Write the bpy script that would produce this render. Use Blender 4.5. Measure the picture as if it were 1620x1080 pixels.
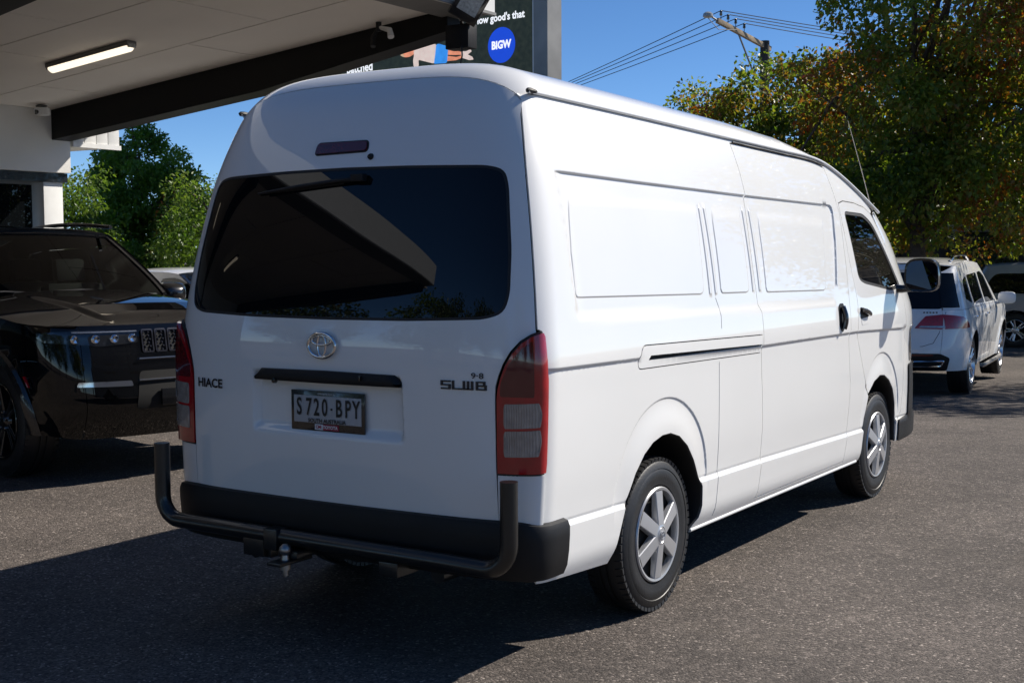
import bpy, bmesh, math, random
import numpy as np
from mathutils import Vector, Matrix
from mathutils.geometry import delaunay_2d_cdt

scn = bpy.context.scene
for o in list(bpy.data.objects):
    bpy.data.objects.remove(o)
COL = scn.collection
rng = np.random.default_rng(7)
random.seed(7)
PI = math.pi

# ------------------------------------------------------------------ camera
cam_d = bpy.data.cameras.new('camera')
cam = bpy.data.objects.new('camera', cam_d)
COL.objects.link(cam)
cam_d.sensor_width = 36.0
cam_d.lens = 36.0 * 2083.5 / 1620.0
cam_d.clip_start = 0.05
cam_d.clip_end = 3000
_y, _p, _r = math.radians(32.4934), math.radians(-3.8422), math.radians(-0.2778)
F = Vector((-math.sin(_y) * math.cos(_p), math.cos(_y) * math.cos(_p), math.sin(_p)))
R0 = Vector((math.cos(_y), math.sin(_y), 0))
U0 = R0.cross(F)
Rv = R0 * math.cos(_r) + U0 * math.sin(_r)
Uv = -R0 * math.sin(_r) + U0 * math.cos(_r)
M = Matrix(((Rv.x, Uv.x, -F.x, 3.3852), (Rv.y, Uv.y, -F.y, -3.9477), (Rv.z, Uv.z, -F.z, 1.5517), (0, 0, 0, 1)))
cam.matrix_world = M
scn.camera = cam

# ------------------------------------------------------------------ world, sun, exposure
SUN = Vector((0.68, 1.0, 1.0)).normalized()          # towards the sun
EL = math.asin(SUN.z)
AZ = math.atan2(SUN.x, SUN.y)                         # clockwise from +Y
w = bpy.data.worlds.new('World')
scn.world = w
w.use_nodes = True
nt = w.node_tree
nt.nodes.clear()
sky = nt.nodes.new('ShaderNodeTexSky')
sky.sky_type = 'NISHITA'
sky.sun_disc = False
sky.sun_elevation = EL
sky.sun_rotation = AZ
sky.altitude = 0
sky.air_density = 0.5
sky.dust_density = 0.0
sky.ozone_density = 4.0
bg = nt.nodes.new('ShaderNodeBackground')
bg.inputs[1].default_value = 0.098
wo = nt.nodes.new('ShaderNodeOutputWorld')
hsv = nt.nodes.new('ShaderNodeHueSaturation')
hsv.inputs['Saturation'].default_value = 1.13
nt.links.new(sky.outputs[0], hsv.inputs['Color'])
nt.links.new(hsv.outputs[0], bg.inputs[0])
nt.links.new(bg.outputs[0], wo.inputs[0])
sl = bpy.data.lights.new('sun', 'SUN')
sl.energy = 5.0
sl.angle = math.radians(0.53)
sl.color = (1.0, 0.93, 0.83)
sun = bpy.data.objects.new('sun', sl)
COL.objects.link(sun)
sun.location = (12, 18, 20)
sun.rotation_euler = (-SUN).to_track_quat('-Z', 'Y').to_euler()
vs = scn.view_settings
vs.view_transform = 'Standard'
vs.look = 'None'
vs.exposure = 0.46
vs.gamma = 1.0
vs.use_curve_mapping = False
scn.render.resolution_x = 1024
scn.render.resolution_y = 682

# ------------------------------------------------------------------ materials
def mat(name, col, rough=0.5, metal=0.0, coat=0.0, coat_rough=0.03, spec=0.5, var=0.06, scale=8.0,
        bump=0.0, bump_scale=60.0, emit=None, estr=0.0, col2=None, dirt=None, dirt_amt=0.0, ior=1.5, rvar=0.05):
    m = bpy.data.materials.new(name)
    m.use_nodes = True
    t = m.node_tree
    b = t.nodes['Principled BSDF']
    tc = t.nodes.new('ShaderNodeTexCoord')
    n = t.nodes.new('ShaderNodeTexNoise')
    n.inputs['Scale'].default_value = scale
    n.inputs['Detail'].default_value = 6
    t.links.new(tc.outputs['Object'], n.inputs['Vector'])
    mx = t.nodes.new('ShaderNodeMix')
    mx.data_type = 'RGBA'
    c = np.array(col[:3])
    if col2 is None:
        a, d = c * (1 - var), np.clip(c * (1 + var), 0, 1)
    else:
        a, d = c, np.array(col2[:3])
    mx.inputs[6].default_value = (*a, 1)
    mx.inputs[7].default_value = (*d, 1)
    rmp = t.nodes.new('ShaderNodeMapRange')
    rmp.inputs[1].default_value = 0.3
    rmp.inputs[2].default_value = 0.7
    t.links.new(n.outputs['Fac'], rmp.inputs[0])
    t.links.new(rmp.outputs[0], mx.inputs[0])
    t.links.new(mx.outputs[2], b.inputs['Base Color'])
    rr = t.nodes.new('ShaderNodeMapRange')
    rr.inputs[3].default_value = max(0.0, rough - rvar)
    rr.inputs[4].default_value = min(1.0, rough + rvar)
    t.links.new(n.outputs['Fac'], rr.inputs[0])
    t.links.new(rr.outputs[0], b.inputs['Roughness'])
    b.inputs['Metallic'].default_value = metal
    b.inputs['Coat Weight'].default_value = coat
    b.inputs['Coat Roughness'].default_value = coat_rough
    b.inputs['Specular IOR Level'].default_value = spec
    b.inputs['IOR'].default_value = ior
    if bump > 0:
        n2 = t.nodes.new('ShaderNodeTexNoise')
        n2.inputs['Scale'].default_value = bump_scale
        n2.inputs['Detail'].default_value = 4
        t.links.new(tc.outputs['Object'], n2.inputs['Vector'])
        bp = t.nodes.new('ShaderNodeBump')
        bp.inputs['Strength'].default_value = bump
        bp.inputs['Distance'].default_value = 0.01
        t.links.new(n2.outputs['Fac'], bp.inputs['Height'])
        t.links.new(bp.outputs[0], b.inputs['Normal'])
    if emit:
        b.inputs['Emission Color'].default_value = (*emit, 1)
        b.inputs['Emission Strength'].default_value = estr
    return m

MT = {}
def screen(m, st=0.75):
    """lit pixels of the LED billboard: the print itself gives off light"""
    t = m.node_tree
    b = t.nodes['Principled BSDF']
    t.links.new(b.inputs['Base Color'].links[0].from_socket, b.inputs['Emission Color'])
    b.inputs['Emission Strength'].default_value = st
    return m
MT['white'] = mat('white_paint', (0.80, 0.80, 0.785), 0.42, coat=1.0, coat_rough=0.015, var=0.01, scale=2)
MT['white_trim'] = mat('white_trim_paint', (0.80, 0.80, 0.79), 0.45, coat=0.6, var=0.02)
MT['black_plastic'] = mat('textured_black_plastic', (0.010, 0.010, 0.011), 0.5, spec=0.3, bump=0.15, bump_scale=500, var=0.15)
MT['gloss_black'] = mat('gloss_black', (0.008, 0.008, 0.009), 0.25, coat=0.8, var=0.1)
MT['rubber'] = mat('black_rubber', (0.014, 0.014, 0.015), 0.62, var=0.2, scale=14, bump=0.1, bump_scale=200)
MT['tyre'] = mat('tyre_rubber', (0.012, 0.012, 0.013), 0.5, var=0.25, scale=10, bump=0.1, bump_scale=90)
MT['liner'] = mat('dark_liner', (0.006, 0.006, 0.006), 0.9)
MT['tint'] = mat('tinted_glass', (0.004, 0.005, 0.006), 0.0, spec=0.36, var=0.05, rvar=0.0)
MT['chrome'] = mat('chrome', (0.72, 0.72, 0.74), 0.09, metal=1.0, var=0.02)
MT['steel'] = mat('dull_steel', (0.35, 0.34, 0.33), 0.38, metal=1.0, var=0.2, scale=30)
MT['silver_plastic'] = mat('silver_hubcap_plastic', (0.50, 0.51, 0.53), 0.33, metal=0.55, coat=0.3, var=0.04)
MT['red_lens'] = mat('red_lamp_lens', (0.42, 0.006, 0.012), 0.12, coat=1.0, col2=(0.30, 0.004, 0.008), scale=20)
MT['red_dark'] = mat('dark_red_lens', (0.10, 0.004, 0.008), 0.12, coat=1.0, scale=20)
MT['clear_lens'] = mat('clear_lamp_lens', (0.30, 0.31, 0.32), 0.2, metal=0.4, coat=1.0, var=0.25, scale=30)
MT['plate_white'] = mat('plate_white', (0.42, 0.42, 0.43), 0.5, var=0.02)
MT['ink'] = mat('black_ink', (0.008, 0.008, 0.009), 0.5)
MT['badge'] = mat('dark_badge_chrome', (0.05, 0.05, 0.06), 0.25, metal=0.7)
MT['print_white'] = mat('white_print', (0.72, 0.72, 0.72), 0.6)
MT['print_red'] = mat('red_print', (0.35, 0.02, 0.05), 0.5)
MT['seat'] = mat('grey_seat_cloth', (0.09, 0.09, 0.095), 0.9, var=0.2, scale=60)
MT['jeep'] = mat('black_gloss_paint', (0.003, 0.003, 0.0035), 0.3, coat=1.0, coat_rough=0.004, var=0.05, spec=0.0)
MT['silver'] = mat('silver_car_paint', (0.42, 0.43, 0.45), 0.35, metal=0.25, coat=1.0, var=0.03)
MT['alloy'] = mat('bright_alloy', (0.62, 0.62, 0.64), 0.25, metal=0.9)
MT['soffit'] = mat('soffit_board', (0.84, 0.80, 0.74), 0.7, var=0.04, scale=0.9, bump=0.05, bump_scale=14)
MT['steelbeam'] = mat('charcoal_painted_steel', (0.006, 0.006, 0.0065), 0.5, var=0.15, scale=3, spec=0.25)
MT['render'] = mat('painted_render', (0.66, 0.65, 0.62), 0.75, var=0.04, scale=2, bump=0.15, bump_scale=90)
MT['fascia'] = mat('white_fascia_metal', (0.72, 0.72, 0.70), 0.45, var=0.03)
MT['beige_wall'] = mat('beige_wall', (0.42, 0.38, 0.32), 0.85, var=0.12, scale=1.5, bump=0.2, bump_scale=40)
MT['shutter'] = mat('brown_shutter', (0.045, 0.038, 0.034), 0.6, var=0.15)
MT['grey_metal'] = mat('galvanised_grey', (0.22, 0.22, 0.215), 0.55, metal=0.3, var=0.2, scale=1.5)
MT['wood'] = mat('weathered_timber', (0.34, 0.26, 0.17), 0.85, var=0.35, scale=6, bump=0.3, bump_scale=40)
MT['pole_wood'] = mat('dark_pole_timber', (0.05, 0.045, 0.042), 0.9, var=0.3, scale=5)
MT['bark'] = mat('bark', (0.085, 0.065, 0.05), 0.95, var=0.4, scale=12, bump=0.6, bump_scale=25)
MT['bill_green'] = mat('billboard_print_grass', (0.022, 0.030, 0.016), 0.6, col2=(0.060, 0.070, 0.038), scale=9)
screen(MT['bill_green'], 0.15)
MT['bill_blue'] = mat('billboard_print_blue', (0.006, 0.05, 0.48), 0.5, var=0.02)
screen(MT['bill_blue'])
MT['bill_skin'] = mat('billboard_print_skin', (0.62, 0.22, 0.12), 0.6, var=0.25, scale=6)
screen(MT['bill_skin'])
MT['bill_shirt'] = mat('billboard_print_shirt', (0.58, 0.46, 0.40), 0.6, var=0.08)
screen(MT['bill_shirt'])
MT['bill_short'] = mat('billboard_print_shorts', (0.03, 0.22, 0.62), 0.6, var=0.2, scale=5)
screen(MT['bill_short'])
MT['lamp_on'] = mat('lit_tube_diffuser', (0.8, 0.78, 0.72), 0.4, emit=(1.0, 0.86, 0.66), estr=1.0)
MT['lamp_body'] = mat('grey_lamp_body', (0.16, 0.155, 0.145), 0.5)
MT['lens_grey'] = mat('lamp_glass', (0.35, 0.36, 0.34), 0.15, coat=1.0, var=0.3, scale=40)
MT['head'] = mat('headlamp_lens', (0.020, 0.022, 0.026), 0.08, metal=0.3, coat=1.0, var=0.8, scale=45)
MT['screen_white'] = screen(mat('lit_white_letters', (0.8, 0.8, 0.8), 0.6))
MT['wire'] = mat('black_wire', (0.01, 0.01, 0.011), 0.6)

def glass_mat(name, tint):
    m = bpy.data.materials.new(name)
    m.use_nodes = True
    t = m.node_tree
    t.nodes.clear()
    out = t.nodes.new('ShaderNodeOutputMaterial')
    tr = t.nodes.new('ShaderNodeBsdfTransparent')
    tr.inputs[0].default_value = (*tint, 1)
    gl = t.nodes.new('ShaderNodeBsdfGlossy')
    gl.inputs['Roughness'].default_value = 0.0
    fr = t.nodes.new('ShaderNodeFresnel')
    fr.inputs[0].default_value = 1.5
    mx = t.nodes.new('ShaderNodeMixShader')
    t.links.new(fr.outputs[0], mx.inputs[0])
    t.links.new(tr.outputs[0], mx.inputs[1])
    t.links.new(gl.outputs[0], mx.inputs[2])
    t.links.new(mx.outputs[0], out.inputs[0])
    return m
def lens_mat():
    m = mat('ribbed_clear_lens', (0.30, 0.305, 0.32), 0.15, metal=0.5, coat=1.0, var=0.2, scale=30)
    t = m.node_tree
    tc = t.nodes.new('ShaderNodeTexCoord')
    wv = t.nodes.new('ShaderNodeTexWave')
    wv.inputs['Scale'].default_value = 34
    wv.inputs['Distortion'].default_value = 0.3
    t.links.new(tc.outputs['Object'], wv.inputs['Vector'])
    bp = t.nodes.new('ShaderNodeBump')
    bp.inputs['Strength'].default_value = 0.6
    bp.inputs['Distance'].default_value = 0.004
    t.links.new(wv.outputs['Fac'], bp.inputs['Height'])
    t.links.new(bp.outputs[0], t.nodes['Principled BSDF'].inputs['Normal'])
    return m
MT['clear_lens'] = lens_mat()
MT['glass'] = glass_mat('car_glass', (0.24, 0.26, 0.25))
MT['glass_clear'] = glass_mat('clear_car_glass', (0.55, 0.60, 0.57))
MT['glass_dark'] = glass_mat('dark_car_glass', (0.16, 0.17, 0.17))

def leaf_mat(name, cols, trans=0.35, patch=0.5):
    """cols: list of (pos, rgb) from inner colour patches; random per leaf + patches through the crown"""
    m = bpy.data.materials.new(name)
    m.use_nodes = True
    t = m.node_tree
    t.nodes.clear()
    out = t.nodes.new('ShaderNodeOutputMaterial')
    geo = t.nodes.new('ShaderNodeNewGeometry')
    tc = t.nodes.new('ShaderNodeTexCoord')
    ns = t.nodes.new('ShaderNodeTexNoise')
    ns.inputs['Scale'].default_value = patch
    ns.inputs['Detail'].default_value = 3
    t.links.new(tc.outputs['Object'], ns.inputs['Vector'])
    a = t.nodes.new('ShaderNodeMath')
    a.operation = 'MULTIPLY_ADD'
    a.inputs[1].default_value = 0.42
    t.links.new(geo.outputs['Random Per Island'], a.inputs[0])
    b = t.nodes.new('ShaderNodeMapRange')
    b.inputs[1].default_value = 0.32
    b.inputs[2].default_value = 0.68
    b.inputs[3].default_value = 0.0
    b.inputs[4].default_value = 0.58
    t.links.new(ns.outputs['Fac'], b.inputs[0])
    t.links.new(b.outputs[0], a.inputs[2])
    cr = t.nodes.new('ShaderNodeValToRGB')
    e = cr.color_ramp.elements
    while len(e) < len(cols):
        e.new(0.5)
    for i, (p, c) in enumerate(cols):
        e[i].position = p
        e[i].color = (*c, 1)
    t.links.new(a.outputs[0], cr.inputs[0])
    pr = t.nodes.new('ShaderNodeBsdfPrincipled')
    pr.inputs['Roughness'].default_value = 0.42
    t.links.new(cr.outputs[0], pr.inputs['Base Color'])
    tl = t.nodes.new('ShaderNodeBsdfTranslucent')
    hs = t.nodes.new('ShaderNodeHueSaturation')
    hs.inputs['Value'].default_value = 1.7
    hs.inputs['Saturation'].default_value = 1.1
    t.links.new(cr.outputs[0], hs.inputs['Color'])
    t.links.new(hs.outputs[0], tl.inputs[0])
    mx = t.nodes.new('ShaderNodeMixShader')
    mx.inputs[0].default_value = trans
    t.links.new(pr.outputs[0], mx.inputs[1])
    t.links.new(tl.outputs[0], mx.inputs[2])
    t.links.new(mx.outputs[0], out.inputs[0])
    return m
MT['leaf_pear'] = leaf_mat('pear_leaf', [(0.0, (0.046, 0.095, 0.015)), (0.30, (0.100, 0.160, 0.022)), (0.55, (0.175, 0.190, 0.030)), (0.74, (0.24, 0.095, 0.026)), (1.0, (0.24, 0.034, 0.020))], 0.50, 0.45)
MT['leaf_dark'] = leaf_mat('shade_leaf', [(0.0, (0.025, 0.050, 0.012)), (0.5, (0.055, 0.092, 0.016)), (0.85, (0.10, 0.105, 0.02)), (1.0, (0.15, 0.04, 0.018))], 0.35, 0.45)
MT['leaf_green'] = leaf_mat('bright_green_leaf', [(0.0, (0.050, 0.105, 0.014)), (0.6, (0.115, 0.175, 0.026)), (1.0, (0.20, 0.20, 0.04))], 0.45, 0.6)
MT['leaf_conifer'] = leaf_mat('camphor_leaf', [(0.0, (0.050, 0.120, 0.016)), (0.6, (0.105, 0.200, 0.026)), (1.0, (0.17, 0.24, 0.036))], 0.48, 0.6)

def asphalt():
    m = bpy.data.materials.new('asphalt')
    m.use_nodes = True
    t = m.node_tree
    b = t.nodes['Principled BSDF']
    tc = t.nodes.new('ShaderNodeTexCoord')
    L = t.links.new
    def noise(s, d=4, r=0.6):
        n = t.nodes.new('ShaderNodeTexNoise')
        n.inputs['Scale'].default_value = s
        n.inputs['Detail'].default_value = d
        n.inputs['Roughness'].default_value = r
        L(tc.outputs['Object'], n.inputs['Vector'])
        return n
    big, mid, fine = noise(0.55, 5), noise(7, 5, 0.7), noise(150, 3, 0.75)
    vor = t.nodes.new('ShaderNodeTexVoronoi')
    vor.inputs['Scale'].default_value = 105
    L(tc.outputs['Object'], vor.inputs['Vector'])
    sep = t.nodes.new('ShaderNodeSeparateColor')
    L(vor.outputs['Color'], sep.inputs[0])
    # stone colour per cell
    ramp = t.nodes.new('ShaderNodeValToRGB')
    e = ramp.color_ramp.elements
    e[0].position = 0.0; e[0].color = (0.038, 0.031, 0.027, 1)
    e[1].position = 1.0; e[1].color = (0.36, 0.31, 0.27, 1)
    for p, c in ((0.35, (0.076, 0.064, 0.056)), (0.75, (0.112, 0.094, 0.082)), (0.95, (0.165, 0.139, 0.122))):
        k = e.new(p); k.color = (*c, 1)
    L(sep.outputs[0], ramp.inputs[0])
    m1 = t.nodes.new('ShaderNodeMix'); m1.data_type = 'RGBA'; m1.blend_type = 'MULTIPLY'
    m1.inputs[0].default_value = 1.0
    r1 = t.nodes.new('ShaderNodeMapRange')
    r1.inputs[1].default_value = 0.3; r1.inputs[2].default_value = 0.7
    r1.inputs[3].default_value = 0.68; r1.inputs[4].default_value = 1.38
    L(big.outputs['Fac'], r1.inputs[0])
    r2 = t.nodes.new('ShaderNodeMapRange')
    r2.inputs[1].default_value = 0.3; r2.inputs[2].default_value = 0.7
    r2.inputs[3].default_value = 0.8; r2.inputs[4].default_value = 1.2
    L(mid.outputs['Fac'], r2.inputs[0])
    mm = t.nodes.new('ShaderNodeMath'); mm.operation = 'MULTIPLY'
    L(r1.outputs[0], mm.inputs[0]); L(r2.outputs[0], mm.inputs[1])
    r3 = t.nodes.new('ShaderNodeMapRange')
    r3.inputs[1].default_value = 0.3; r3.inputs[2].default_value = 0.7
    r3.inputs[3].default_value = 0.7; r3.inputs[4].default_value = 1.3
    L(fine.outputs['Fac'], r3.inputs[0])
    mm2 = t.nodes.new('ShaderNodeMath'); mm2.operation = 'MULTIPLY'
    L(mm.outputs[0], mm2.inputs[0]); L(r3.outputs[0], mm2.inputs[1])
    cc = t.nodes.new('ShaderNodeCombineColor')
    for i in range(3):
        L(mm2.outputs[0], cc.inputs[i])
    L(ramp.outputs[0], m1.inputs[6]); L(cc.outputs[0], m1.inputs[7])
    # dusty tyre-polished patches
    st = noise(1.6, 6, 0.65)
    r4 = t.nodes.new('ShaderNodeMapRange')
    r4.inputs[1].default_value = 0.56; r4.inputs[2].default_value = 0.74
    r4.inputs[3].default_value = 0.0; r4.inputs[4].default_value = 0.35
    L(st.outputs['Fac'], r4.inputs[0])
    m2 = t.nodes.new('ShaderNodeMix'); m2.data_type = 'RGBA'
    m2.inputs[7].default_value = (0.150, 0.125, 0.100, 1)
    L(r4.outputs[0], m2.inputs[0]); L(m1.outputs[2], m2.inputs[6])
    L(m2.outputs[2], b.inputs['Base Color'])
    b.inputs['Roughness'].default_value = 0.82
    b.inputs['Specular IOR Level'].default_value = 0.35
    # relief
    ad = t.nodes.new('ShaderNodeMath'); ad.operation = 'MULTIPLY_ADD'
    ad.inputs[1].default_value = -0.8
    L(vor.outputs['Distance'], ad.inputs[0]); L(fine.outputs['Fac'], ad.inputs[2])
    bp = t.nodes.new('ShaderNodeBump')
    bp.inputs['Strength'].default_value = 0.9
    bp.inputs['Distance'].default_value = 0.006
    L(ad.outputs[0], bp.inputs['Height'])
    L(bp.outputs[0], b.inputs['Normal'])
    return m
MT['asphalt'] = asphalt()

# ------------------------------------------------------------------ helpers
def link(o, parent=None):
    COL.objects.link(o)
    if parent is not None:
        o.parent = parent
    return o

def tag(o, label, cat, group=None, kind=None):
    if label: o['label'] = label
    if cat: o['category'] = cat
    if group: o['group'] = group
    if kind: o['kind'] = kind
    return o

def empty(name, loc=(0, 0, 0), rz=0.0, label=None, cat=None, group=None, parent=None, rx=0.0):
    o = bpy.data.objects.new(name, None)
    o.empty_display_size = 0.2
    link(o, parent)
    o.location = loc
    o.rotation_euler = (rx, 0, rz)
    tag(o, label, cat, group)
    return o

class MB:
    def __init__(s):
        s.v = []; s.f = []
    def add(s, vs, fs):
        k = len(s.v)
        s.v += [tuple(float(c) for c in p) for p in vs]
        s.f += [tuple(i + k for i in f) for f in fs]
        return s
    def box(s, c, d, rot=None):
        hx, hy, hz = d[0] / 2, d[1] / 2, d[2] / 2
        P = [Vector((x, y, z)) for z in (-hz, hz) for y in (-hy, hy) for x in (-hx, hx)]
        if rot is not None:
            P = [rot @ p for p in P]
        P = [p + Vector(c) for p in P]
        return s.add(P, [(0, 2, 3, 1), (4, 5, 7, 6), (0, 1, 5, 4), (2, 6, 7, 3), (0, 4, 6, 2), (1, 3, 7, 5)])
    def bx(s, x0, x1, y0, y1, z0, z1):
        return s.box(((x0 + x1) / 2, (y0 + y1) / 2, (z0 + z1) / 2), (abs(x1 - x0), abs(y1 - y0), abs(z1 - z0)))
    def tube(s, path, r, seg=12, cap=True, closed=False):
        P = [Vector(p) for p in path]
        n = len(P)
        rs = r if hasattr(r, '__len__') else [r] * n
        up = None
        rings = []
        for i in range(n):
            if closed:
                t = P[(i + 1) % n] - P[i - 1]
            else:
                t = P[min(i + 1, n - 1)] - P[max(i - 1, 0)]
            t.normalize()
            if up is None:
                up = t.orthogonal().normalized()
            up = (up - t * up.dot(t)).normalized()
            b = t.cross(up)
            rings.append([P[i] + (up * math.cos(a) + b * math.sin(a)) * rs[i] for a in [2 * PI * k / seg for k in range(seg)]])
        vs = [p for rg in rings for p in rg]
        fs = []
        m = n if closed else n - 1
        for i in range(m):
            j = (i + 1) % n
            for k in range(seg):
                l = (k + 1) % seg
                fs.append((i * seg + k, i * seg + l, j * seg + l, j * seg + k))
        if cap and not closed:
            fs.append(tuple(reversed(range(seg))))
            fs.append(tuple((n - 1) * seg + k for k in range(seg)))
        return s.add(vs, fs)
    def lathe(s, prof, seg=48, axis='x', c=(0, 0, 0)):
        """prof: (a along axis, radius)"""
        vs = []; fs = []
        for a, r in prof:
            for k in range(seg):
                t = 2 * PI * k / seg
                p = (a, r * math.cos(t), r * math.sin(t)) if axis == 'x' else ((r * math.cos(t), a, r * math.sin(t)) if axis == 'y' else (r * math.cos(t), r * math.sin(t), a))
                vs.append(tuple(p[i] + c[i] for i in range(3)))
        for i in range(len(prof) - 1):
            for k in range(seg):
                l = (k + 1) % seg
                fs.append((i * seg + k, i * seg + l, (i + 1) * seg + l, (i + 1) * seg + k))
        return s.add(vs, fs)
    def prism(s, poly, d0, d1, fm):
        """poly 2D loop, fm(a,b,d)->xyz"""
        n = len(poly)
        vs = [fm(a, b, d0) for a, b in poly] + [fm(a, b, d1) for a, b in poly]
        fs = [tuple(range(n)), tuple(reversed(range(n, 2 * n)))]
        for i in range(n):
            j = (i + 1) % n
            fs.append((i, i + n, j + n, j))
        return s.add(vs, fs)
    def build(s, name, m, parent=None, smooth=35, bevel=0.0, bseg=2):
        me = bpy.data.meshes.new(name)
        me.from_pydata(s.v, [], s.f)
        bm = bmesh.new()
        bm.from_mesh(me)
        bmesh.ops.recalc_face_normals(bm, faces=bm.faces)
        if bevel > 0:
            es = [e for e in bm.edges if len(e.link_faces) == 2 and e.calc_face_angle(0) > 0.6]
            bmesh.ops.bevel(bm, geom=es, offset=bevel, segments=bseg, profile=0.6, affect='EDGES', clamp_overlap=True)
        bm.to_mesh(me)
        bm.free()
        if smooth:
            me.shade_smooth()
            me.set_sharp_from_angle(angle=math.radians(smooth))
        me.materials.append(MT[m] if isinstance(m, str) else m)
        return link(bpy.data.objects.new(name, me), parent)

def inpoly(px, py, loop):
    L = np.asarray(loop)
    x0, y0 = L[:, 0], L[:, 1]
    x1, y1 = np.roll(x0, -1), np.roll(y0, -1)
    ins = np.zeros(len(px), bool)
    for i in range(len(L)):
        if y0[i] == y1[i]:
            continue
        c = (y0[i] > py) != (y1[i] > py)
        xi = (x1[i] - x0[i]) * (py - y0[i]) / (y1[i] - y0[i]) + x0[i]
        ins ^= c & (px < xi)
    return ins

def dens(loop, step):
    out = []
    n = len(loop)
    for i in range(n):
        a, b = np.array(loop[i], float), np.array(loop[(i + 1) % n], float)
        k = max(1, int(np.linalg.norm(b - a) / step))
        for j in range(k):
            out.append(a + (b - a) * j / k)
    return np.array(out)

def rnd(loop, r, seg=5):
    """round the corners of a polygon; r scalar or list"""
    out = []
    n = len(loop)
    rs = r if hasattr(r, '__len__') else [r] * n
    for i in range(n):
        p = np.array(loop[i], float); a = np.array(loop[i - 1], float); b = np.array(loop[(i + 1) % n], float)
        if rs[i] <= 0:
            out.append(p); continue
        da, db = a - p, b - p
        la, lb = np.linalg.norm(da), np.linalg.norm(db)
        q = min(rs[i], la * .48, lb * .48)
        A, B = p + da / la * q, p + db / lb * q
        for k in range(seg + 1):
            t = k / seg
            out.append((1 - t) ** 2 * A + 2 * t * (1 - t) * p + t * t * B)
    return [tuple(q) for q in out]

def offs(loop, d):
    """offset a closed loop outwards by d"""
    L = np.asarray(loop, float)
    area = 0.5 * np.sum(L[:, 0] * np.roll(L[:, 1], -1) - np.roll(L[:, 0], -1) * L[:, 1])
    s = 1 if area > 0 else -1
    e = np.roll(L, -1, 0) - L
    e /= (np.linalg.norm(e, axis=1)[:, None] + 1e-12)
    nrm = np.stack([e[:, 1], -e[:, 0]], 1) * s
    nv = nrm + np.roll(nrm, 1, 0)
    nv /= (np.linalg.norm(nv, axis=1)[:, None] + 1e-9)
    c = np.clip(np.sum(nv * nrm, 1), 0.5, 1)
    return L + nv * (d / c)[:, None]

def panel(name, loop, fm, m, parent, holes=(), feats=(), step=0.03, bstep=0.02, lip=0.012, off=0.0, out=(1, 0, 0), pre=True):
    """sheet cut to a 2D outline and laid on the surface fm(a, b) -> xyz, with folded-in edges"""
    lp = dens(loop, bstep) if pre else np.asarray(loop, float)
    hs = [dens(h, bstep) if pre else np.asarray(h, float) for h in holes]
    pts = [lp] + hs
    nb = sum(len(p) for p in pts)
    edges = []
    k = 0
    for p in pts:
        edges += [(k + i, k + (i + 1) % len(p)) for i in range(len(p))]
        k += len(p)
    lo, hi = lp.min(0), lp.max(0)
    gx = np.arange(lo[0] + step / 2, hi[0], step)
    gy = np.arange(lo[1] + step / 2, hi[1], step * .87)
    G = np.stack(np.meshgrid(gx, gy), -1)
    G[1::2, :, 0] += step / 2
    cand = [G.reshape(-1, 2)]
    for ft in feats:
        cand.append(np.asarray(ft, float))
    Q = np.concatenate(cand)
    ok = inpoly(Q[:, 0], Q[:, 1], lp)
    for h in hs:
        ok &= ~inpoly(Q[:, 0], Q[:, 1], h)
    Q = Q[ok]
    B = np.concatenate(pts)
    if len(Q):
        dm = np.full(len(Q), 9.0)
        for s in range(0, len(B), 200):
            dd = np.min(np.hypot(Q[:, None, 0] - B[None, s:s + 200, 0], Q[:, None, 1] - B[None, s:s + 200, 1]), 1)
            dm = np.minimum(dm, dd)
        Q = Q[dm > 0.006]
    A = np.concatenate([B, Q]) if len(Q) else B
    r = delaunay_2d_cdt([Vector(p) for p in A], edges, [], 0, 1e-6)
    V = np.array([tuple(p) for p in r[0]])
    T = np.array([t for t in r[2] if len(t) == 3], int)
    c = V[T].mean(1)
    ok = inpoly(c[:, 0], c[:, 1], lp)
    for h in hs:
        ok &= ~inpoly(c[:, 0], c[:, 1], h)
    T = T[ok]
    e = 8e-4
    P = fm(V[:, 0], V[:, 1])
    d1 = fm(V[:, 0] + e, V[:, 1]) - fm(V[:, 0] - e, V[:, 1])
    d2 = fm(V[:, 0], V[:, 1] + e) - fm(V[:, 0], V[:, 1] - e)
    N = np.cross(d1, d2)
    N /= (np.linalg.norm(N, axis=1)[:, None] + 1e-12)
    if np.mean(N @ np.asarray(out, float)) < 0:
        N = -N
    P = P + N * off
    fn = np.cross(P[T[:, 1]] - P[T[:, 0]], P[T[:, 2]] - P[T[:, 0]])
    flip = np.sum(fn * N[T[:, 0]], 1) < 0
    T[flip] = T[flip][:, ::-1]
    # border edges
    ecount = {}
    for t in T:
        for i in range(3):
            a, b = int(t[i]), int(t[(i + 1) % 3])
            ecount[(a, b)] = ecount.get((a, b), 0) + 1
    bord = [(a, b) for (a, b) in ecount if (b, a) not in ecount]
    verts = [tuple(p) for p in P]
    faces = [tuple(int(i) for i in t) for t in T]
    norms = [tuple(n) for n in N]
    if lip:
        mp = {}
        for a, b in bord:
            for q in (a, b):
                if q not in mp:
                    mp[q] = len(verts)
                    verts.append(tuple(P[q])); norms.append((0, 0, 0))
                    verts.append(tuple(P[q] - N[q] * lip)); norms.append((0, 0, 0))
            faces.append((mp[b], mp[a], mp[a] + 1, mp[b] + 1))
    me = bpy.data.meshes.new(name)
    me.from_pydata(verts, [], faces)
    me.shade_smooth()
    me.normals_split_custom_set_from_vertices(norms)
    me.materials.append(MT[m] if isinstance(m, str) else m)
    return link(bpy.data.objects.new(name, me), parent)

def S(u):
    u = np.clip(u, 0, 1)
    return u * u * (3 - 2 * u)

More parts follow.
